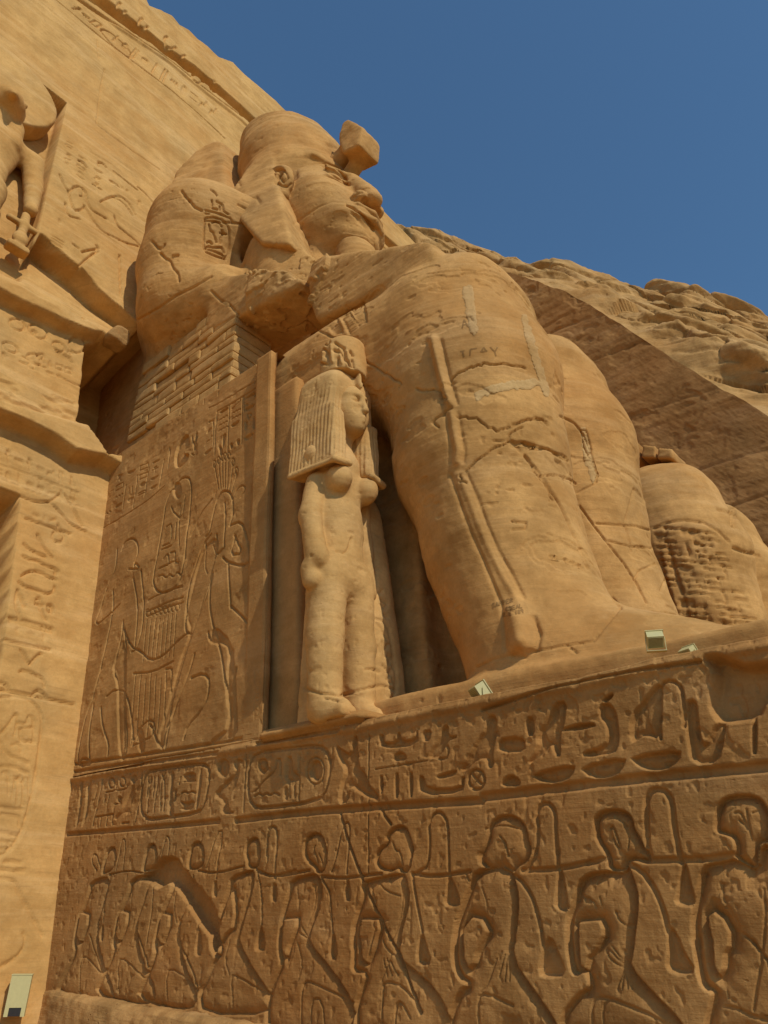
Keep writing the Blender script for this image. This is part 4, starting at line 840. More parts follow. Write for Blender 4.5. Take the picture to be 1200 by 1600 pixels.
# ------------------------------------------------------------------ seated colossus
YC = 3.1
def legs(s, dy=0.0, base=True):
    """both legs, feet and thighs; y centre YC"""
    yn = YC - 1.38
    L = [(P(703, 548, yn), 1.29), (P(735, 612, yn), 1.30), (P(752, 727, yn), 1.14), (P(787, 855, yn), .97), (P(820, 945, yn), .88), (P(848, 1015, yn), .86)]
    for sg in (-1, 1):
        o = np.array([0, dy + (0 if sg < 0 else 2.42), 0]); y = yn + o[1]
        kn = L[0][0] + o
        s.cone((-1.0, y, 8.7), kn + (-.1, 0, -.05), 1.38, 1.25, .3)                 # thigh
        s.box(kn + (.25, 0, .12), (.95, .98, 1.02), rot=(0, 5, 0), r=.6, k=.3); s.box((2.2, y, 8.7), (3.3, 1.34, 1.12), rot=(0, 0, 0), r=.7, k=.3)
        for (a, ra), (b, rb) in zip(L[:-1], L[1:]): s.cone(a + o, b + o, ra, rb, .35)
        s.cone((7.2, y, 3.4), (9.5, y + .02, 2.85), .88, .56, .4, sy=1.15)              # foot
        s.box((8.2, y, 2.95), (1.9, .98, .25), r=.2, k=.3)
    s.box((1.6, YC + dy, 8.5), (4.0, 1.3, 1.15), r=.4, k=.3)                               # kilt between the thighs
    s.hull([(3, YC + dy - 1.55, 2.8), (5.5, YC + dy - 1.55, 2.8), (3, YC + dy - 1.55, 9), (4.8, YC + dy - 1.55, 9), (3, YC + dy + 2.2, 2.8), (5.5, YC + dy + 2.2, 2.8), (3, YC + dy + 2.2, 9), (4.7, YC + dy + 2.2, 9)], r=.1, k=.3); s.box((5.4, YC + dy, 5.8), (1.0, 1.0, 3.0), r=.3, k=.3)                               # stone web behind the shins
    s.box((7.4, YC + dy, 2.85), (2.4, 2.5, .38), r=.08, k=.12)
def colossus():
    t = thing('seated_colossus', 'giant seated sandstone king with smooth broken crown, nearest of the two on the pedestal', 'statue', 'seated colossi of the facade')
    s = Sculpt((-6.2, -1.0, 2.4), (10.6, 7.2, 19.2), .037)
    legs(s)
    # hips and trunk
    s.cone((-1.4, YC, 10.2), (-1.5, YC, 12.5), 1.7, 1.75, .5, sy=1.3)
    s.cone((-1.5, YC, 12.5), (-1.5, YC, 14.9), 1.75, 1.75, .5, sy=1.4)
    s.box((-3.3, YC, 11.8), (1.7, 2.4, 4.6), rot=(0, -12, 0), r=.5, k=.4)
    for sg in (-1, 1):
        f = lambda p: np.array([p[0], p[1] if sg < 0 else 2 * YC - p[1], p[2]])
        sh = f(P(314, 368, .75)); mid = f(P(298, 430, .8)); el = f(P(296, 488, .9)); lo = f(P(272, 515, .95))
        s.ball(sh, (1.3, 1.25, 1.3), .4)
        s.cone(sh, mid, 1.24, 1.22, .2); s.cone(mid, el, 1.22, 1.2, .2); s.cone(el, lo, 1.15, .86, .2)
        s.cone(f(P(405, 362, 1.7)), sh, .75, .95, .5)
        q = [P(388, 332, .75), P(437, 340, 1.0), P(480, 362, 1.3), P(518, 400, 1.6), P(505, 445, 1.5), P(440, 455, 1.0), P(395, 445, .9), P(380, 385, .85)]
        s.hull([f(p) for p in q] + [f(p + (-1.5, .9, -.6)) for p in q], r=.3, k=.35)                          # chest
        if sg < 0:
            s.cone(P(300, 490, .95), P(350, 470, 1.0), 1.05, .8, .25)
            q = [(322, 440), (345, 428), (400, 420), (440, 417), (472, 434), (462, 448), (436, 452), (402, 462), (385, 474), (320, 520)]
            s.hull([P(x, y, .5) for x, y in q] + [P(x, y, .5) + (-.2, 1.2, 0) for x, y in q], r=.12, k=.2)
            s.cone(P(262, 535, .9), P(375, 470, 1.0), .5, .35, .3)
            side = [(478, 470), (482, 412), (503, 400), (560, 394), (640, 381), (670, 376), (681, 390), (679, 411), (640, 428), (560, 460), (492, 508)]
            s.hull([P(x, y - 4, .6) for x, y in side] + [P(x, y - 4, .6) + (0, 1.7, 0) for x, y in side], r=.14, k=.08)
        else:
            s.cone(el, (3.0, YC + 1.8, 11.0), 1.0, .7, .25)
            s.box((4.6, YC + 1.65, 10.58), (1.7, .6, .3), rot=(0, 6, 0), r=.22, k=.2)
    # neck
    s.cone((-.9, YC, 14.6), (-.5, YC, 16.6), 1.25, 1.1, .4)
    V, F = s.mesh(1)
    V, F = refine(V, F)
    V = weather(V, F, .035, .9, 3, .016, .006)
    V = carve_body(V, F)
    mesh_obj('body', V, F, M_body, t)
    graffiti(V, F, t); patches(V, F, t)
    head(t)
    return t
k3 = TR(400, 380, 1 / 2.4); k5 = TR(560, 700, .5333); k4 = TR(800, 380, .375); ks = TR(220, 280, 1 / 6); kk = TR(480, 430, .1833); ka = TR(740, 900, 1 / 8.571); kn_ = TR(680, 420, .15)
def carve_body(V, F):
    c = -.055; S = []
    for p in [[(190, 290), (230, 330), (310, 365), (400, 430), (470, 480), (510, 500), (545, 530)], [(735, 512), (760, 488), (790, 470), (830, 460), (870, 449), (900, 455), (960, 456), (1010, 470)], [(605, 548), (650, 555), (680, 550), (700, 575), (722, 595)], [(755, 650), (800, 655), (830, 660), (870, 690), (910, 708), (940, 695), (960, 685), (1020, 660), (1060, 655), (1092, 672)], [(945, 742), (950, 716), (1000, 690)], [(945, 745), (1000, 748), (1040, 765), (1100, 775), (1165, 805)], [(1010, 800), (1035, 835), (1060, 866), (1110, 870), (1160, 880), (1200, 902)], [(790, 852), (850, 800), (890, 765), (940, 750)], [(1060, 866), (1090, 920), (1115, 965)], [(680, 690), (665, 670), (700, 640), (735, 620)], [(765, 870), (770, 895), (790, 900)], [(100, 335), (190, 290)]]: S.append((k3([(x + 5 * math.sin(x * .9 + y), y + 4 * math.cos(x * .7)) for a_, b_ in zip(p[:-1], p[1:]) for x, y in [(a_[0] + (b_[0] - a_[0]) * u, a_[1] + (b_[1] - a_[1]) * u) for u in (0, .33, .66)]] + [p[-1]]), 1.15, -.045))
    for p in [[(490, 20), (545, 90), (600, 180), (650, 290), (680, 350)], [(640, 600), (620, 585)], [(345, 643), (400, 618), (480, 602), (600, 580), (690, 565), (715, 530), (740, 500), (768, 465)], [(800, 300), (780, 220), (810, 120)], [(770, 470), (745, 440)]]: S.append((k5(p), 1.5, -.028))
    for p in [[(200, 720), (260, 750), (300, 800), (330, 880), (355, 960), (350, 1000), (270, 1040)], [(290, 780), (308, 780), (330, 860), (318, 890), (300, 850), (290, 780)], [(280, 1095), (350, 1190), (430, 1290), (470, 1340), (520, 1420), (560, 1500)], [(350, 1168), (450, 1175), (520, 1180), (590, 1202)], [(400, 1240), (480, 1260), (590, 1272)], [(510, 1400), (530, 1365), (600, 1335)], [(0, 755), (70, 735), (130, 735), (150, 760)], [(0, 832), (80, 838), (160, 862), (235, 908)], [(120, 970), (160, 1030), (200, 1090), (260, 1225)], [(640, 1400), (620, 1450)], [(0, 1160), (60, 1165), (55, 1190), (0, 1195)], [(165, 1300), (230, 1315), (300, 1345)]]: S.append((k4(p), 1.3, -.035))
    # the long raised band on the shin and its grooves, ankle bone
    rod = [(678, 532), (684, 560), (690, 585), (697, 610), (703, 630)]; rod2 = [(706, 647), (711, 680), (716, 705), (714, 722)]
    S += [(rod, 6, .075), ([(x - 11, y) for x, y in rod], 3, -.025), ([(x + 11, y) for x, y in rod], 3, -.03), (rod2, 6, .04), ([(x + 10, y) for x, y in rod2], 3, -.02), ([(x - 10, y) for x, y in rod2], 3.5, -.02)]
    S += [(k5([(295, 80), (325, 150), (350, 220), (385, 300), (420, 370), (455, 430), (478, 470)]), 5, .02), (k5([(320, 80), (350, 150), (375, 220), (410, 300), (450, 370), (485, 440)]), 3, -.02), (k5([(270, 80), (300, 170), (330, 250), (362, 320), (395, 400), (420, 460), (428, 520), (432, 590)]), 3, -.025)]
    S += [(k5([(465, 490), (474, 530), (478, 570)]), 17, .13), (k5([(515, 500), (530, 545), (522, 590), (490, 612), (450, 608)]), 4, -.045)]
    # graffiti scars, pleats of the kilt
    for a, b in [((470, 230), (505, 400)), ((355, 305), (440, 435)), ((300, 370), (365, 500)), ((255, 375), (300, 490)), ((190, 440), (215, 500))]: S.append((kk([a, b]), 1.3, -.02))
    for k in range(11): t = k / 10; S.append((kk([(380 + 62 * t, 300 + 125 * t), (480 + 22 * t, 242 + 150 * t)]), 1.3, -.036))
    for k in range(9): t = k / 8; S.append((kk([(290 + 62 * t, 360 + 130 * t), (360 + 75 * t, 315 + 120 * t)]), 1.3, -.034))
    for k in range(7): t = k / 6; S.append((kk([(195 + 40 * t, 440 + 60 * t), (255 + 35 * t, 385 + 100 * t)]), 1.3, -.034))
    for k in range(5): S.append((kk([(345 + 10 * k, 590 + 22 * k), (500 - 6 * k, 525 + 24 * k)]), 1.8, -.018))
    # name ring on the shoulder and breaks of the arm
    for p in [[(600, 375), (620, 362), (680, 358), (760, 378), (810, 425), (830, 480), (832, 620), (825, 700), (795, 750), (700, 720), (610, 680), (590, 640), (590, 480), (600, 375)], [(605, 292), (700, 310), (840, 365), (858, 400)], [(605, 320), (640, 322)], [(655, 95), (690, 120), (712, 150)], [(710, 205), (765, 235), (775, 295), (820, 328)], [(665, 200), (665, 270), (720, 285)], [(740, 255), (738, 290)]]: S.append((ks(p), 1.4, -.055))
    for p in [[(670, 410), (700, 395), (740, 410), (758, 445)], [(760, 480), (775, 510), (750, 560), (748, 600)], [(745, 505), (800, 518)], [(640, 425), (650, 480), (680, 500), (700, 560), (710, 590)], [(620, 590), (650, 585), (668, 605)], [(612, 640), (640, 628), (700, 640), (760, 640), (785, 690)], [(615, 650), (680, 670), (780, 715), (795, 745)]]: S.append((ks(p), 1.5, -.06))
    for p in [[(105, 585), (150, 640), (180, 655), (220, 610)], [(185, 700), (230, 745), (270, 755), (300, 720), (345, 712)], [(270, 765), (300, 830), (345, 880), (355, 950)], [(380, 110), (420, 170), (450, 195)], [(455, 200), (500, 260), (570, 295)]]: S.append((ks(p), 2.0, -.06))
    for p in [[(215, 500), (250, 480), (275, 462), (300, 450), (330, 432)], [(330, 455), (345, 470), (360, 478), (372, 492)], [(322, 345), (380, 350)], [(372, 320), (420, 345), (455, 378)], [(378, 312), (420, 330), (470, 362), (500, 395)]]: S.append((p, 1.8, -.04))
    S += [([(392, 335), (400, 318), (415, 325), (440, 345), (470, 370)], 5, .06)]
    V = carve_px(V, F, S)
    # broken ends of the forearm
    N = normals(V, F); pp = proj(V); m = ((V - CAM) * N).sum(1) < 0
    br = m & (((pp[:, 0] > 385) & (pp[:, 0] < 480) & (pp[:, 1] > 425) & (pp[:, 1] < 515)) | ((pp[:, 0] > 470) & (pp[:, 0] < 515) & (pp[:, 1] > 400) & (pp[:, 1] < 515) & (pp[:, 0] < 470 + (515 - pp[:, 1]) * .45))) & (V[:, 1] < 2.2)
    w = br.astype(float)
    nb = fbm(V, 1.5, 4, 55); V = V + N * (w * (.11 * nb + .05 * ss(fbm(V, 3.0, 3, 56), 0, .05)))[:, None]
    # spalled plates with stepped edges on the shins
    N = normals(V, F); q = V * (1, 1, 2.2)
    f = fbm(q, .8, 4, 91); st = ss(f, .26, .27) * .014 + ss(f, .38, .39) * .016 + ss(-f, .33, .34) * .012
    V = V - N * (st * ss(V[:, 2], 2.5, 3.5) * (1 - .75 * ss(V[:, 2], 11.2, 12.2)))[:, None]
    pit = fbm(V * (1, 1, 1.4), 8.0, 2, 95); V = V - N * (.018 * ss(pit, .42, .55) * ss(fbm(V, .6, 3, 96), 0, .3))[:, None]
    return V
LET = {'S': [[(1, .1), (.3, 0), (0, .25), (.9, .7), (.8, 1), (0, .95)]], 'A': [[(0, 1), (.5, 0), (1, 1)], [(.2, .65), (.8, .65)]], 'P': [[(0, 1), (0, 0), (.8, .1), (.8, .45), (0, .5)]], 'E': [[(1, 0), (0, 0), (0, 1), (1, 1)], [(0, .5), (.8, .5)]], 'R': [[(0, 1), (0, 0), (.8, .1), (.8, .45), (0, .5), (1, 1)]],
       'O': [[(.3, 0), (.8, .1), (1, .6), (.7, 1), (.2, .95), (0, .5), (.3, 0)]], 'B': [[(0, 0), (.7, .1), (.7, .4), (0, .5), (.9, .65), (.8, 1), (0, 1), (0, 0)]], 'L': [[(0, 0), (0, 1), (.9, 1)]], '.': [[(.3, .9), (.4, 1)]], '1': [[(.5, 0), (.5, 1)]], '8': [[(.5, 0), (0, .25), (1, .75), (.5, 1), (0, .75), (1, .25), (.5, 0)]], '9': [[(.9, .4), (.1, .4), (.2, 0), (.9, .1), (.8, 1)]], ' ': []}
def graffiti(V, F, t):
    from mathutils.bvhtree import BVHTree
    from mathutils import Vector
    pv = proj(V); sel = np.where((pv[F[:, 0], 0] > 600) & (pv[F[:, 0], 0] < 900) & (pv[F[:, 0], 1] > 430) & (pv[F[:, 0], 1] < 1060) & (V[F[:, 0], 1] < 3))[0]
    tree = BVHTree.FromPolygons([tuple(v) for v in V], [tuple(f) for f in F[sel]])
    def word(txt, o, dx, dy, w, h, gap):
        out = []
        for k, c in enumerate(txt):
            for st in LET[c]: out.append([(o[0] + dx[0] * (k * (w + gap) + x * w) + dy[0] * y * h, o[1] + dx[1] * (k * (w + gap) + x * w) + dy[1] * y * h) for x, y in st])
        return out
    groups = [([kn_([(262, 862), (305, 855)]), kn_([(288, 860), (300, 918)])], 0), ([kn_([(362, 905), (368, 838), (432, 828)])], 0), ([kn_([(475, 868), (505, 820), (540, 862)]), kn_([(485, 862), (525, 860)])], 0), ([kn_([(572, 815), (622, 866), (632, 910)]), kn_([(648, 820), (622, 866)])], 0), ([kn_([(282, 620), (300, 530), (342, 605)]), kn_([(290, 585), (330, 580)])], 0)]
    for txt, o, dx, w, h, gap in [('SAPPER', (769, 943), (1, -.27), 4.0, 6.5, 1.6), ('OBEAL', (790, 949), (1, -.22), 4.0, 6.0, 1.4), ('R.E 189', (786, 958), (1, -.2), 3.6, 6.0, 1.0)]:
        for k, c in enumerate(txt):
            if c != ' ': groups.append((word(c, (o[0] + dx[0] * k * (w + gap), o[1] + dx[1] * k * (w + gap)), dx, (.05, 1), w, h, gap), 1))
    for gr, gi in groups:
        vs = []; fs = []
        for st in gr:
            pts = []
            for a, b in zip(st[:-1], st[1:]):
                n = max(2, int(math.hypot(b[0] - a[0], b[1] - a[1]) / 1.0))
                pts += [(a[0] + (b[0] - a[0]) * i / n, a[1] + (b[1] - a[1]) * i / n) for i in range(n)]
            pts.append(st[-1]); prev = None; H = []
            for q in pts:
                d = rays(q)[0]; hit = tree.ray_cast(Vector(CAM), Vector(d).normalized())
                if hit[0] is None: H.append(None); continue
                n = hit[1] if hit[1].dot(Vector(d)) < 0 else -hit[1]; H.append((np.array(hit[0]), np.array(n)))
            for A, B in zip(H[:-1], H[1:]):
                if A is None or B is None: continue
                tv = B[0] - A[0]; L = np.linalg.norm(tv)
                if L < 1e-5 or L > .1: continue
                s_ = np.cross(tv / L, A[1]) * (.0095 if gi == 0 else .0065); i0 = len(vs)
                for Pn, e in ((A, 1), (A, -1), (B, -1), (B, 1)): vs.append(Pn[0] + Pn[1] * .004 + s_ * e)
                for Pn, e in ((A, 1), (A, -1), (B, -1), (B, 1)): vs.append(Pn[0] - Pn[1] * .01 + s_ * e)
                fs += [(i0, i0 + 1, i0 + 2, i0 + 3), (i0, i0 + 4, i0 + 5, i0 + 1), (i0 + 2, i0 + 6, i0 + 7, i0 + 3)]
        if fs: mesh_obj('scratched_letter', np.array(vs), fs, M_scratch_shade, t, smooth=False)  # ribbons just above the stone, groove shade put into their colour
def patches(V, F, t):
    """mortar fills lying on the worn surface"""
    from mathutils.bvhtree import BVHTree
    from mathutils import Vector
    pv = proj(V); sel = np.where((pv[F[:, 0], 0] > 600) & (pv[F[:, 0], 0] < 1080) & (pv[F[:, 0], 1] > 420) & (pv[F[:, 0], 1] < 1060) & (V[F[:, 0], 1] < 6))[0]
    tree = BVHTree.FromPolygons([tuple(v) for v in V], [tuple(f) for f in F[sel]])
    for poly in [[(723, 448), (737, 446), (742, 470), (745, 500), (748, 519), (740, 526), (733, 520), (728, 490), (722, 465)], [(813, 490), (823, 491), (832, 520), (845, 560), (860, 612), (856, 622), (846, 612), (830, 560), (818, 520)], [(738, 616), (765, 603), (800, 594), (838, 590), (846, 600), (828, 608), (780, 612), (745, 626)],
                 [(906, 668), (914, 667), (924, 700), (932, 740), (926, 758), (916, 730), (908, 695)]]:
        poly = np.array(poly, float); lo, hi = poly.min(0), poly.max(0); st = 1.2
        xs = np.arange(lo[0] - 2, hi[0] + 2, st); ys = np.arange(lo[1] - 2, hi[1] + 2, st)
        G = np.stack(np.meshgrid(xs, ys, indexing='ij'), -1); sd = np.where(inside(G, poly), 1, -1) * seg_dist(G, poly, True)
        sd = sd + 3.2 * fbm(np.concatenate([G, G[..., :1] * 0], -1), .16, 3, 7)
        keep = sd > 0; idx = -np.ones(keep.shape, int); vs = []
        for i, j in zip(*np.where(keep)):
            d = rays(G[i, j])[0]; h = tree.ray_cast(Vector(CAM), Vector(d).normalized())
            if h[0] is None: continue
            n = np.array(h[1]); n = n if n @ d < 0 else -n; idx[i, j] = len(vs); vs.append(np.array(h[0]) + n * (.002 + .010 * min(1, sd[i, j] / 3)))
        a, b, c, d = idx[:-1, :-1], idx[1:, :-1], idx[1:, 1:], idx[:-1, 1:]; ok = (a >= 0) & (b >= 0) & (c >= 0) & (d >= 0)
        Q = np.stack([a, b, c, d], -1)[ok]
        if len(Q) < 8: continue
        # largest connected piece only
        lab = np.arange(len(vs))
        for _ in range(400):
            m = lab[Q].min(1); new = lab.copy()
            for k in range(4): np.minimum.at(new, Q[:, k], m)
            if (new == lab).all(): break
            lab = new
        L = np.bincount(lab[Q[:, 0]]).argmax(); Q = Q[lab[Q[:, 0]] == L]; u, inv = np.unique(Q, return_inverse=True)
        mesh_obj('mortar_patch', np.array(vs)[u], np.ascontiguousarray(inv.reshape(-1, 4)), M_mortar, t)
def carve_head(V, F):
    k = TR(340, 160, .25)
    S = [([(808, 640), (850, 662), (900, 702), (945, 752), (975, 795)], 1.7, -.085), ([(818, 628), (870, 634), (920, 655), (965, 700)], 1.6, -.02), ([(840, 690), (880, 735), (925, 785), (960, 830)], 2.6, -.03), ([(655, 398), (690, 390), (730, 402), (770, 438), (796, 478), (803, 515)], 1.4, -.045), ([(662, 408), (700, 442), (750, 476), (795, 500)], 1.4, -.03),
         ([(797, 470), (805, 512)], 2.0, -.07), ([(852, 592), (868, 566), (900, 558)], 2.0, -.05), ([(470, 770), (560, 700), (640, 650), (720, 620), (800, 626)], 1.5, -.02), ([(520, 800), (530, 760)], 1.6, -.03),
         ([(370, 430), (400, 420), (430, 440), (440, 470), (410, 500), (390, 470), (400, 450)], 1.6, -.06), ([(360, 500), (400, 520), (440, 530), (460, 510)], 1.6, -.05), ([(80, 560), (150, 600)], 2.2, -.05), ([(120, 480), (140, 520)], 2, -.04), ([(200, 600), (240, 590), (260, 620)], 2.4, -.05), ([(540, 265), (600, 280), (660, 300)], 1.4, -.02), ([(690, 265), (750, 290), (810, 340)], 2, -.035)]
    V = carve_px(V, F, [(k(p), w, h) for p, w, h in S])
    N = normals(V, F); f = fbm(V * (1, 1, 1.8), 1.5, 4, 64); g = fbm(V, 9., 2, 65)
    return V - N * (.014 * ss(f, .3, .33) + .010 * ss(g, .42, .55))[:, None]
def carve_two(V, F):
    S = []; rng = np.random.RandomState(5)
    for k in range(15):
        y = 1180 + k * 27 + rng.rand() * 6; x0, x1 = 592 + k * 5, 850 + k * 13; n = 7
        L = [(x0 + (x1 - x0) * j / n, y + 30 * (j / n) ** 2 + rng.rand() * 7) for j in range(n + 1)]
        for j in range(n):
            if rng.rand() < .75: S.append((k4(L[j:j + 2]), 1.3, -.02 - .045 * rng.rand()))
            if rng.rand() < .33: S.append((k4([(L[j][0] + 8, L[j][1]), (L[j][0] + 12, L[j][1] + 27)]), 1.3, -.035))
            if rng.rand() < .35: S.append((k4([(L[j][0] + 10, L[j][1] + 13), (L[j + 1][0] - 4, L[j + 1][1] + 13)]), 5.0, -.05 + .09 * rng.rand()))
    S += [(k4([(632, 1290), (650, 1380), (672, 1450), (705, 1570)]), 4, .05), (k4([(662, 1295), (690, 1400), (712, 1470), (738, 1570)]), 2.4, -.05), (k4([(590, 1190), (640, 1165), (720, 1155), (800, 1165), (860, 1200), (905, 1245)]), 1.6, -.045),
          (k4([(915, 1102), (928, 1102), (932, 1182), (918, 1178), (915, 1102)]), 2.2, -.07), (k4([(925, 1270), (980, 1290), (1030, 1300)]), 2.5, -.07), (k4([(860, 1110), (920, 1120)]), 2.2, -.06)]
    return carve_px(V, F, S)
HX, HZ, LEAN = .6, 16.25, .25
def hw(V):
    """head coordinates (forward, side, up) to the place"""
    V = V.copy(); V[:, 0] = HX + V[:, 0] - LEAN * V[:, 2]; V[:, 1] += YC; V[:, 2] += HZ; return V
def head(t):
    # face and neck
    s = Sculpt((-2.2, -2.4, -2.8), (2.8, 2.4, 3.0), .026)
    s.cone((-.3, 0, -2.6), (-.1, 0, -.9), 1.0, .95, .2)
    s.ball((-.1, 0, 1.0), (1.7, 1.36, 2.0), .2)
    s.ball((.3, 0, .15), (1.4, 1.26, 1.4), .3)
    s.ball((.66, 0, -.5), (1.08, .92, .95), .35)
    s.ball((1.12, 0, -1.08), (.58, .6, .36), .3)                                                     # chin
    for g in (-1, 1):
        s.box((.15, g * 1.75, 1.75), (.62, .62, .75), r=.12, k=.1, mode='-')                            # hollow between band and ear
        s.ball((.9, g * .66, .3), (.6, .5, .7), .3)                                              # cheek
        s.ball((1.54, g * .5, 1.04), (.25, .4, .24), .14, '-')                                        # socket
        s.ball((1.2, g * .5, 1.02), (.34, .34, .19), .05)                                             # eyeball
        s.cone((1.62, g * .18, 1.42), (1.4, g * .75, 1.44), .07, .05, .12)                         # brow
        s.cone((1.56, g * .2, 1.08), (1.4, g * .52, 1.2), .035, .04, .03); s.cone((1.4, g * .52, 1.2), (1.1, g * .86, 1.04), .04, .03, .03)
        # ear
        s.ball((.28, g * 1.46, .88), (.54, .26, .68), .05)
        s.ball((.4, g * 1.72, .96), (.38, .18, .44), .03, '-')
        s.cone((.28, g * 1.6, .62), (.46, g * 1.6, .98), .07, .06, .03); s.cone((.46, g * 1.6, .98), (.26, g * 1.56, 1.2), .055, .05, .03)
        s.ball((.36, g * 1.48, .3), (.22, .19, .24), .05); s.ball((.62, g * 1.5, .66), (.1, .12, .14), .03)
    s.cone((1.62, 0, 1.35), (1.93, 0, .32), .2, .28, .15)                                             # nose
    s.ball((1.98, 0, .12), (.28, .25, .21), .08)
    for g in (-1, 1): s.ball((1.8, g * .3, .04), (.25, .17, .18), .05)
    for g in (-1, 1): s.ball((1.93, g * .2, -.12), (.15, .1, .1), .03, '-')
    s.ball((1.3, 0, -.5), (.6, .84, .42), .2)
    for g in (-1, 1):
        s.cone((1.9, 0, -.4), (1.78, g * .36, -.36), .095, .095, .03); s.cone((1.78, g * .36, -.36), (1.36, g * .78, -.38), .095, .04, .03)
        s.cone((1.87, 0, -.7), (1.74, g * .36, -.66), .11, .10, .03); s.cone((1.74, g * .36, -.66), (1.36, g * .74, -.5), .10, .05, .03)
    V, F = s.mesh(0); V = hw(V); V = weather(V, F, .014, 1.2, 5, .01, .005); V = carve_head(V, F)
    mesh_obj('head', V, F, M_body, t)
    # headdress: band, side lobes, lappets and back slab
    s = Sculpt((-5.2, -3.0, -5.0), (3.4, 3.0, 6.2), .045)
    s.cone((-.3, 0, 2.1), (-.3, 0, 2.3), 1.62, 1.64, .1)
    s.ball((-.8, 0, 1.3), (1.5, 1.6, 1.5), .3)
    for g in (-1, 1):
        q = [P(421, 234, 1.6), P(384, 262, 1.35), P(356, 300, .95), P(362, 330, .85), (P(405, 378, .8)), P(455, 380, 1.0), P(426, 305, 1.35), P(419, 262, 1.5)]
        w_ = lambda p: np.array([p[0] - HX + LEAN * (p[2] - HZ), g * (YC - p[1]), p[2] - HZ])
        s.hull([w_(p) for p in q] + [w_(p + np.array([-.3, 1.1, 0])) for p in q], r=.1, k=.15)
    s.hull([(.1, -1.5, 2.05), (.1, 1.5, 2.05), (1.3, -.95, 1.98), (1.3, .9, 2.0), (.1, -1.5, 2.5), (.1, 1.5, 2.5), (1.2, -.8, 2.5), (1.2, .8, 2.5), (1.5, 0, 2.05), (1.4, 0, 2.5)], r=.1, k=.1)
    # cut the face opening
    s.ball((1.3, 0, .5), (1.3, 1.5, 1.5), .05, '-')
    V, F = s.mesh(1); V = hw(V); V = weather(V, F, .03, 1.2, 6, .02, .006); V = carve_head(V, F)
    mesh_obj('headdress', V, F, M_body, t)
    s = Sculpt((-7.5, .2, 13), (0, 5.2, 24), .06)
    side = [P(x, y, d) for x, y, d in [(345, 218, 1.5), (333, 216, 1.4), (300, 233, 1.05), (275, 262, .8), (254, 305, .5), (262, 330, .5), (352, 320, 1.1), (349, 260, 1.4)]]
    s.hull(side + [p + (0, 3.2, 0) for p in side], r=.1)
    V, F = s.mesh(1); V = weather(V, F, .08, .9, 16, .03, .01)
    mesh_obj('back_slab', V, F, M_body, t)
    s = Sculpt((-2.6, -2.2, 1.9), (1.9, 2.2, 6.6), .05)
    s.cone((-.25, 0, 2.2), (-.3, 0, 3.6), 1.58, 1.62, .1)
    s.cone((-.3, 0, 3.6), (-.45, 0, 5.2), 1.62, 1.45, .2)
    s.box((-.4, 0, 7.0), (3, 3, 1.5), rot=(0, 8, 0), r=.1, k=.5, mode='-')
    V, F = s.mesh(1); V = hw(V); V = carve_head(weather(V, F, .05, 1.0, 7, .025, .006), F)
    mesh_obj('crown', V, F, M_body, t)
    s = Sculpt((.9, -.8, .8), (3.2, .8, 4.6), .04)
    s.hull([(1.95, -.35, 3.65), (2.15, -.3, 3.7), (2.1, .35, 3.6), (1.85, .35, 3.5), (2.3, -.42, 1.9), (2.3, .38, 1.9), (1.75, -.42, 2.1), (1.75, .42, 2.2), (2.55, -.4, 2.6), (2.5, .4, 2.7), (1.7, -.4, 3.0)], r=.06)
    s.cone((1.1, 0, 2.5), (1.9, 0, 2.8), .3, .26, .12); s.cone((1.3, .1, 1.8), (1.9, .1, 2.2), .2, .2, .1)
    V, F = s.mesh(1); V = hw(V); V = weather(V, F, .04, 1.6, 8, .01, .01)
    mesh_obj('cobra', V, F, M_body, t)
    s = Sculpt((.2, -1, -4.2), (2.6, 1, -.6), .04)
    s.cone((1.12, 0, -1.42), (1.2, 0, -3.6), .5, .64, .1)
    V, F = s.mesh(1)
    V[:, 0] += .012 * np.sin(V[:, 2] * 30 + 4 * V[:, 1]); V = hw(V); V = weather(V, F, .02, 1.6, 9, .01, .008)
    mesh_obj('beard', V, F, M_body, t)

def colossus_two():
    t = thing('seated_colossus', 'legs and patched knees of the farther giant seated statue, with block fingertips on its knee', 'statue', 'seated colossi of the facade')
    dy = 7.95
    s = Sculpt((-5.5, 6.4, 2.4), (10.6, 15.2, 16.8), .075)
    legs(s, dy)
    y = YC + dy
    s.cone((-1.4, y, 10.2), (-1.5, y, 12.5), 1.7, 1.75, .5, sy=1.3); s.cone((-1.5, y, 12.5), (-1.6, y, 13.6), 1.75, 1.5, .5, sy=1.4)
    s.box((-3.0, y, 11.0), (1.6, 2.4, 4.0), rot=(0, -12, 0), r=.5, k=.4)
    V, F = s.mesh(1); V, F = refine(V, F); V = weather(V, F, .04, .9, 13, .02, .006); V = carve_two(V, F)
    mesh_obj('body', V, F, M_body, t)
    for i, (x0, x1, yt, yb) in enumerate([(972, 998, 690, 716), (1001, 1024, 694, 715), (1026, 1050, 699, 716)]):
        s = Sculpt((3.5, 8.3, 9.5), (8, 10.6, 12.5), .035)
        q = [P(x0, yb, 9.0), P(x1, yb, 9.0), P(x1, yt + 2, 9.0), P(x0 + 2, yt, 9.0)]
        s.hull(q + [p + (0, .8, 0) for p in q], r=.03); V, F = s.mesh(0)
        mesh_obj('fingertip', weather(V, F, .02, 2, i), F, M_body, t)
    # seat behind
    boxmesh('seat', (-4.5, 7.8, 2.8), (3.9, 13.4, 9.3), M_throne, t, rough=.03, h=.3)

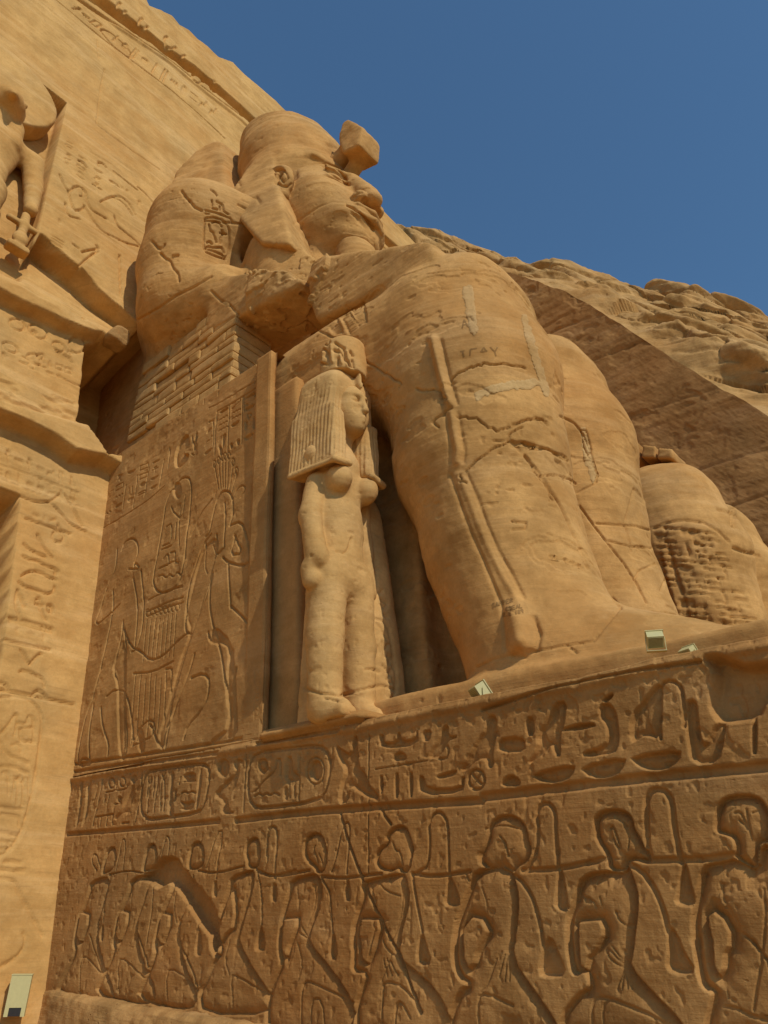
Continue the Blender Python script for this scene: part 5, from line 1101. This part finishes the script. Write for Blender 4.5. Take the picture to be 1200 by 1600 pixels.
# ------------------------------------------------------------------ queen beside the leg
def qt(V):
    V = V.copy(); V[:, 1] = .32 + (V[:, 1] - .31) * .82; V[:, 0] = 4.8 + (V[:, 0] - 4.75) * .93; return V
def queen():
    t = thing('standing_queen', 'standing queen with long striped wig and low crown, between throne side and giant leg', 'statue')
    s = Sculpt((3.9, -.75, 2.75), (5.85, 1.5, 8.0), .0185)
    y0 = .31
    # dress and legs
    s.cone((4.78, y0, 6.45), (4.85, y0, 5.5), .3, .28, .15, sy=1.4)
    s.cone((4.85, y0, 5.5), (4.9, y0, 4.7), .28, .33, .15, sy=1.4)
    for g, c in ((-1, -.03), (1, .66)):
        s.cone((4.93, c - g * .05, 4.75), (5.0, c, 3.9), .29, .26, .1); s.cone((5.0, c, 3.9), (5.06, c, 3.1), .26, .23, .08)
        s.cone((5.1, c, 3.1), (5.38, c, 3.02), .15, .1, .08); s.box((5.2, c, 2.97), (.3, .14, .06), r=.04, k=.05)
    s.box((4.7, y0, 3.9), (.22, .3, 1.1), r=.1, k=.1)
    for c in (0.03, .62): s.ball((5.07, c, 6.1), (.21, .2, .2), .08)
    # arms
    s.cone((4.68, -.06, 6.1), (4.78, -.27, 5.5), .18, .165, .06); s.cone((4.78, -.27, 5.55), (4.95, -.25, 4.95), .165, .16, .05)
    s.ball((4.98, -.25, 4.88), (.17, .14, .16), .06); s.ball((4.9, -.33, 4.74), (.12, .08, .16), .04)
    s.ball((5.12, -.4, 4.68), (.12, .1, .12), .06, '-'); s.ball((4.95, -.3, 4.58), (.14, .12, .12), .06)
    s.cone((4.72, .84, 6.45), (4.8, .9, 5.5), .2, .165, .06); s.cone((4.8, .9, 5.5), (4.95, .88, 4.7), .165, .15, .06)
    # shoulders, neck, face
    s.cone((4.68, -.1, 6.55), (4.68, .72, 6.55), .2, .2, .1); s.cone((4.75, y0, 6.5), (4.82, y0, 7.0), .2, .19, .1)
    s.ball((4.86, y0, 7.36), (.4, .33, .46), .05); s.ball((5.0, y0, 7.12), (.26, .24, .2), .1)
    s.ball((5.13, y0, 7.0), (.1, .1, .08), .06)
    for g in (-1, 1):
        s.ball((5.05, y0 + g * .15, 7.25), (.15, .13, .14), .07)
        s.ball((5.2, y0 + g * .135, 7.42), (.07, .1, .055), .03, '-'); s.ball((5.13, y0 + g * .135, 7.42), (.07, .085, .038), .01)
        s.cone((5.24, y0 + g * .06, 7.5), (5.1, y0 + g * .27, 7.52), .022, .015, .03)
        s.cone((5.2, y0 + g * .07, 7.445), (5.12, y0 + g * .23, 7.44), .012, .01, .01)
    s.cone((5.2, y0, 7.48), (5.29, y0, 7.25), .045, .055, .03); s.ball((5.29, y0, 7.23), (.06, .07, .045), .02)
    for g in (-1, 1): s.cone((5.27, y0, 7.12), (5.18, y0 + g * .11, 7.125), .026, .014, .012); s.cone((5.255, y0, 7.07), (5.18, y0 + g * .09, 7.08), .028, .014, .012)
    s.cone((5.3, y0 - .09, 7.097), (5.3, y0 + .09, 7.097), .01, .01, .008, '-')
    V, F = s.mesh(1); V = weather(qt(V), F, .022, 2.2, 3, .01, .004, .0); V = carve_queen(V, F)
    mesh_obj('body', V, F, M_queen, t)
    # wig
    s = Sculpt((3.9, -.6, 6.0), (5.6, 1.3, 8.5), .0185)
    s.hull([(4.2, -.3, 6.9), (5.02, -.28, 6.9), (5.05, -.24, 7.9), (4.25, -.28, 7.95), (4.2, .92, 6.9), (5.02, .9, 6.9), (5.05, .86, 7.9), (4.25, .9, 7.95), (5.15, .31, 7.8), (4.4, .31, 8.2), (5.0, .31, 8.1), (4.7, -.05, 8.14), (4.7, .67, 8.14), (4.5, -.2, 8.02), (4.5, .82, 8.02)], r=.15)
    for g in (-1, 1):
        c = y0 + g * .42
        s.hull([(4.2, y0 + g * .61, 6.25), (5.18, y0 + g * .58, 6.25), (5.22, y0 + g * .24, 6.3), (4.2, y0 + g * .2, 6.3), (4.18, y0 + g * .61, 7.3), (5.12, y0 + g * .57, 7.3), (5.1, y0 + g * .26, 7.2), (4.25, y0, 7.2)], r=.08, k=.05)
        s.cone((4.3, y0 + g * .6, 6.28), (5.16, y0 + g * .58, 6.24), .045, .045, .03); s.cone((5.22, y0 + g * .58, 6.24), (5.24, y0 + g * .26, 6.28), .06, .055, .03)
    s.ball((5.3, y0, 7.3), (.42, .26, .5), .04, '-')
    s.box((5.2, y0, 6.6), (.5, .16, .5), r=.05, k=.04, mode='-')
    s.ball((5.12, y0, 7.86), (.07, .055, .14), .04); s.ball((5.17, y0, 7.72), (.06, .05, .08), .03)
    V, F = s.mesh(1)
    N = normals(V, F); th = np.arctan2(V[:, 1] - y0, (V[:, 0] - 4.6) * 1.0)
    co = np.where(np.abs(N[:, 1]) > .6, V[:, 0], V[:, 1])
    st = np.sin(co * 85 + 2.2 * fbm(V, 1.6, 2, 3)) * .0065 * (.45 + ss(fbm(V, 2.4, 3, 8), -.35, .25)) * ss(V[:, 2], 7.75, 7.35) * ss(V[:, 2], 6.3, 6.38)
    V = qt(V + N * st[:, None]); V = weather(V, F, .02, 2.0, 5, .006, .003); V = carve_queen(V, F)
    mesh_obj('wig', V, F, M_queen, t)
    s = Sculpt((4.0, -.4, 7.8), (5.4, 1.1, 9.0), .0165)
    s.hull([(4.71 + q * math.cos(k * math.pi / 10), y0 + q * math.sin(k * math.pi / 10), z) for k in range(20) for q, z in ((.41, 8.02), (.42, 8.3), (.40, 8.6), (.36, 8.66))], r=.03)
    V, F = s.mesh(1); V[:, 1] -= .02; V[:, 0] += .06; V[:, 2] -= .05; V = weather(qt(V), F, .02, 2.6, 6, .006, .006)
    kq = TR(400, 500, 1 / 4.286)
    V = carve_px(V, F, [(kq(p), 1.9, -.045) for p in [[(400, 180), (405, 300)], [(345, 210), (395, 175)], [(350, 235), (390, 205)], [(350, 265), (392, 235)], [(350, 295), (395, 262)], [(440, 150), (470, 165), (490, 145)], [(430, 200), (455, 195), (475, 215), (465, 240)], [(480, 215), (482, 290)], [(530, 155), (560, 175), (590, 190)], [(520, 205), (560, 215), (590, 250)], [(550, 260), (545, 300)], [(585, 200), (600, 240), (620, 300)], [(630, 210), (650, 240)], [(590, 260), (620, 280), (640, 320)], [(430, 290), (470, 295)], [(645, 270), (655, 320)], [(415, 240), (440, 262)]]]
                 + [(kq(p), 2.0, .03) for p in [[(455, 215), (450, 280)], [(505, 170), (515, 280)], [(560, 195), (575, 290)], [(610, 215), (612, 300)]]])
    mesh_obj('crown', V, F, M_queen, t)
    s = Sculpt((3.8, -.4, 2.7), (5.3, 2.0, 8.6), .022)
    q = [(4.2, .4, 2.8), (5.2, .5, 2.8), (4.2, .4, 7.0), (4.7, .4, 7.0)] + [p for p in (PX(640, 1112, 5.22), PX(606, 890, 5.1), PX(597, 800, 4.9))]
    q += [np.array(p) - (.5, 0, 0) for p in q[4:]] + [(5.15, 1.3, 2.8), (4.3, 1.4, 2.8), (4.5, .75, 7.0)]
    s.hull(q, r=.04); V, F = s.mesh(1); V = weather(V, F, .012, 2.0, 5, .006, .004); V = carve_queen(V, F, True)
    mesh_obj('back_pillar', V, F, M_queen, t)
    boxmesh('plinth', (3.98, -.0, 2.82), (5.75, 1.6, 2.96), M_throne, t, rough=.03, h=.06, bev=.04)
def carve_queen(V, F, slab=False):
    k = TR(400, 820, 1 / 4.286); S = []
    for p in [[(330, 1100), (420, 1130), (560, 1145), (620, 1130), (700, 1108), (840, 1078)], [(730, 970), (780, 968), (830, 990)], [(455, 1160), (500, 1170), (545, 1180)], [(540, 175), (590, 190), (620, 165), (640, 90)], [(610, 275), (700, 290), (800, 300)], [(570, 380), (600, 330)], [(420, 230), (440, 320), (420, 380)],
              [(805, 320), (810, 400), (800, 440), (830, 460), (845, 440)], [(840, 500), (880, 530), (860, 560), (840, 530)], [(800, 630), (850, 640), (890, 690), (910, 800), (930, 930), (945, 1080), (920, 1160), (880, 1150), (870, 1100)], [(810, 660), (840, 700), (880, 770)], [(850, 780), (865, 880)], [(880, 800), (870, 830), (890, 800)], [(820, 810), (825, 870)], [(885, 870), (900, 930)], [(905, 880), (920, 960)], [(850, 940), (880, 980), (900, 1000), (880, 1040), (905, 1060)], [(855, 1080), (900, 1090), (940, 1105)], [(900, 970), (935, 1080)], [(860, 600), (880, 620)]]: S.append((k(p), 1.7, -.03))
    V = carve_px(V, F, S if slab else S[:4])
    N = normals(V, F); f = fbm(V, 5.0, 4, 44); g = fbm(V, 14., 2, 45)
    return V - N * (.009 * ss(f, .36, .44) + .007 * ss(g, .42, .55))[:, None]
def falcon_god():
    t = thing('falcon_headed_god', 'standing falcon-headed god crowned with sun disc, carved in niche of the facade', 'statue')
    def w(V, dz=-.35):  # leaning with the wall
        V = V.copy(); V[:, 2] = 13.1 + (V[:, 2] - 13.1) * (1 + dz / 5.2); V[:, 0] = V[:, 0] - BF * V[:, 2] + .05; return V
    cy = -3.8
    s = Sculpt((-.5, -6.2, 12.9), (2, -2.2, 19.2), .045)
    s.cone((.3, cy, 16.9), (.35, cy, 15.6), .48, .34, .2, sy=1.55); s.cone((.35, cy, 15.6), (.35, cy, 15.1), .36, .42, .15, sy=1.4)
    s.cone((.3, cy - .92, 17.1), (.3, cy + .92, 17.1), .3, .3, .2)
    for g in (-1, 1):
        s.cone((.35, cy + g * 1.0, 17.05), (.38, cy + g * 1.14, 16.0), .27, .22, .1); s.cone((.38, cy + g * 1.14, 16.0), (.5, cy + g * 1.14, 15.1), .22, .16, .06)
        s.ball((.56, cy + g * 1.14, 14.92), (.18, .15, .2), .05)
        s.cone((.38, cy + g * .3, 15.0), (.42, cy + g * .3, 14.1), .36, .26, .08); s.cone((.42, cy + g * .3, 14.1), (.42, cy + g * .3, 13.2), .26, .2, .08); s.box((.62, cy + g * .3, 13.12), (.42, .2, .12), r=.08, k=.08)
        s.cone((.42, cy + g * .42, 17.9), (.6, cy + g * .42, 16.9), .22, .17, .08)
    s.hull([(.1, cy - .55, 15.1), (.1, cy + .55, 15.1), (.62, cy - .5, 15.1), (.62, cy + .5, 15.1), (.1, cy - .62, 14.1), (.1, cy + .62, 14.1), (.75, cy - .3, 14.0), (.75, cy + .3, 14.0)], r=.1, k=.1)
    s.cone((.4, cy, 17.3), (.45, cy, 18.0), .34, .42, .15); s.ball((.6, cy, 18.15), (.6, .5, .46), .12)
    s.cone((1.05, cy, 18.12), (1.32, cy, 17.82), .2, .06, .08)
    for g in (-1, 1): s.ball((.95, cy + g * .36, 18.28), (.18, .12, .13), .03, '-'); s.ball((.93, cy + g * .36, 18.28), (.1, .08, .08), .01); s.cone((.8, cy + g * .46, 18.1), (1.0, cy + g * .32, 17.85), .04, .03, .03, '-')
    V, F = s.mesh(1); V = weather(w(V), F, .03, 1.2, 23, .015, .008)
    mesh_obj('body', V, F, M_fac, t)
    s = Sculpt((-.5, -6.2, 17.4), (1.6, -2.2, 21.2), .045)
    a = np.linspace(0, 2 * math.pi, 28, endpoint=False)
    s.hull([(x, cy - .25 + 1.45 * math.cos(q), 18.85 + 1.45 * math.sin(q)) for q in a for x in (.05, .68)], r=.06)
    V, F = s.mesh(1); V = weather(w(V, 0), F, .025, 1.2, 24, .015, .006)
    mesh_obj('sun_disc', V, F, M_fac, t)
    # staffs hanging from both hands
    for g in (-1, 1):
        s = Sculpt((0, cy + g * 1.1 - .6, 12.9), (1.3, cy + g * 1.1 + .6, 15.2), .03)
        c = cy + g * 1.1
        s.cone((.5, c, 14.7), (.5, c, 13.7), .1, .1, .05); s.cone((.5, c - .3, 14.3), (.5, c + .3, 14.3), .09, .09, .05); s.ball((.5, c, 13.75), (.15, .17, .22), .08); s.box((.42, c, 13.45), (.16, .24, .1), r=.05, k=.05)
        V, F = s.mesh(1); mesh_obj('emblem', weather(w(V), F, .02, 2, 3), F, M_fac, t)
# ------------------------------------------------------------------ small things
def boulder():
    c = onplane((182, 527), (1, 0, BF), .55)[0]
    s = Sculpt(c - .6, c + .6, .03)
    s.hull([c + np.array(q) for q in [(.1, -.3, -.1), (.25, -.12, .18), (.2, .16, .22), (.15, .3, .05), (.1, .22, -.22), (.2, -.05, -.2), (-.3, -.2, -.2), (-.3, .25, -.2), (-.25, 0, .25)]], r=.04)
    V, F = s.mesh(1); V = weather(V, F, .04, 2.5, 3, .01, .01)
    o = mesh_obj('loose_rock', V, F, M_rock); tag(o, 'loose angular rock lying on the broken ledge beside the statue elbow', 'rock')
def ledge():
    xs = spaced([(-.6, 11.3, .04)]); prof = [(.05, .05), (-.01, .045), (-.05, .04), (-.09, .02), (-.13, -.01), (-.16, -.08), (-.18, -.18), (-.2, -.3), (-.26, -.5)]
    n = 40; tt = np.linspace(0, len(prof) - 1, n); pr = np.array(prof); y = np.interp(tt, range(len(prof)), pr[:, 0]); z = np.interp(tt, range(len(prof)), pr[:, 1])
    X, _ = np.meshgrid(xs, tt, indexing='ij'); Y = np.repeat(y[None], len(xs), 0); Z = np.repeat(z[None], len(xs), 0)
    taper = ss(X, -.2, 1.6)[..., None]
    p = np.stack([X, Y, Z], -1); q = p.copy(); q[..., 1] = .05 + (p[..., 1] - .05) * (.35 + .65 * taper[..., 0])
    d =   .05 * fbm(q, 1.1, 5, 51) + .03 * fbm(q, 6, 3, 52)
    q[..., 1] -= d * (Y < 0); q[..., 2] += d * .6
    idx = np.arange(X.size).reshape(X.shape)
    F = np.stack([idx[:-1, :-1], idx[:-1, 1:], idx[1:, 1:], idx[1:, :-1]], -1).reshape(-1, 4)
    o = mesh_obj('ledge', q.reshape(-1, 3), F[:, ::-1].copy(), M_rock); tag(o, kind='structure')
def B_(name, pts, mat, parent):
    """convex solid from 8 corner points (bottom 4, top 4)"""
    F = [(0, 3, 2, 1), (4, 5, 6, 7), (0, 1, 5, 4), (1, 2, 6, 5), (2, 3, 7, 6), (3, 0, 4, 7)]
    return mesh_obj(name, pts, F, mat, parent, smooth=False)
def obox(name, c, hs, R, mat, parent, o):
    pts = [np.array(o) + R @ (np.array(c) + np.array(hs) * np.array(q)) for q in [(-1, -1, -1), (1, -1, -1), (1, 1, -1), (-1, 1, -1), (-1, -1, 1), (1, -1, 1), (1, 1, 1), (-1, 1, 1)]]
    return B_(name, pts, mat, parent)
def floodlight(pos, w, rot, label, back=True):
    """box shaped lamp housing on a bent bracket; local x = where it shines"""
    t = thing('floodlight', label, 'floodlight', 'floodlights on the monument')
    R = rot_m(*rot); o = np.array(pos, float)
    h = obox('housing', (0, 0, 0), (w * .34, w * .5, w * .42), R, M_lamp, t, o)
    obox('front_rim', (w * .37, 0, 0), (w * .03, w * .56, w * .48), R, M_lamp, t, o)
    obox('glass', (w * .405, 0, 0), (w * .006, w * .46, w * .38), R, M_dark, t, o)
    me = []
    for k in range(9):
        obox('louvre', (-w * .36, 0, w * (-.34 + .085 * k)), (w * .03, w * .44, w * .02), R, M_lampin, t, o)
    Rz = rot_m(0, 0, rot[2])
    for g in (-1, 1):
        obox('bracket', (0, g * w * .58, -w * .3), (w * .06, w * .02, w * .45), Rz, M_lamp, t, o)
    obox('foot', (0, 0, -w * .76), (w * .2, w * .6, w * .02), Rz, M_lamp, t, o)
    return t
def lamps():
    p = P(749, 1081, .22); floodlight(p + (0, 0, .0), .17, (0, -35, 60), 'small cream floodlight at the pedestal edge in front of the giant heel')
    p = P(1024, 1003, .3); floodlight(p + (0, .0, .02), .135, (0, -48, 118), 'cream floodlight with louvred back by the giant foot, largest on the edge')
    p = P(1076, 1021, .45); floodlight(p, .12, (0, -35, 70), 'half hidden cream floodlight farthest right behind the broken pedestal edge')
    # ground box
    t = thing('ground_floodlight_box', 'pale cream metal box with dark slot standing at the foot of the facade', 'lamp box')
    g = onplane((22, 1588), (0, 1, 0), -.45)[0]
    d = depth(g) / FPX
    R = rot_m(0, 0, -32); w, h = 15 * d, 54 * d
    obox('cabinet', (0, 0, h * .62), (w * .5, w, h * .4), R, M_lamp, t, g)
    for q in (-1, 1): obox('leg', (0, q * w * .8, h * .11), (w * .5, w * .2, h * .11), R, M_lamp, t, g)
    obox('lid', (.0, 0, h * 1.035), (w * .54, w * 1.04, h * .012), R, M_lamp, t, g)
    obox('slot', (0, 0, h * .11), (w * .44, w * .59, h * .10), R, M_dark, t, g)

facade(); pedestal(); throne(); masonry()
colossus()
colossus_two()
cliff()
queen(); falcon_god(); boulder(); ledge(); lamps()
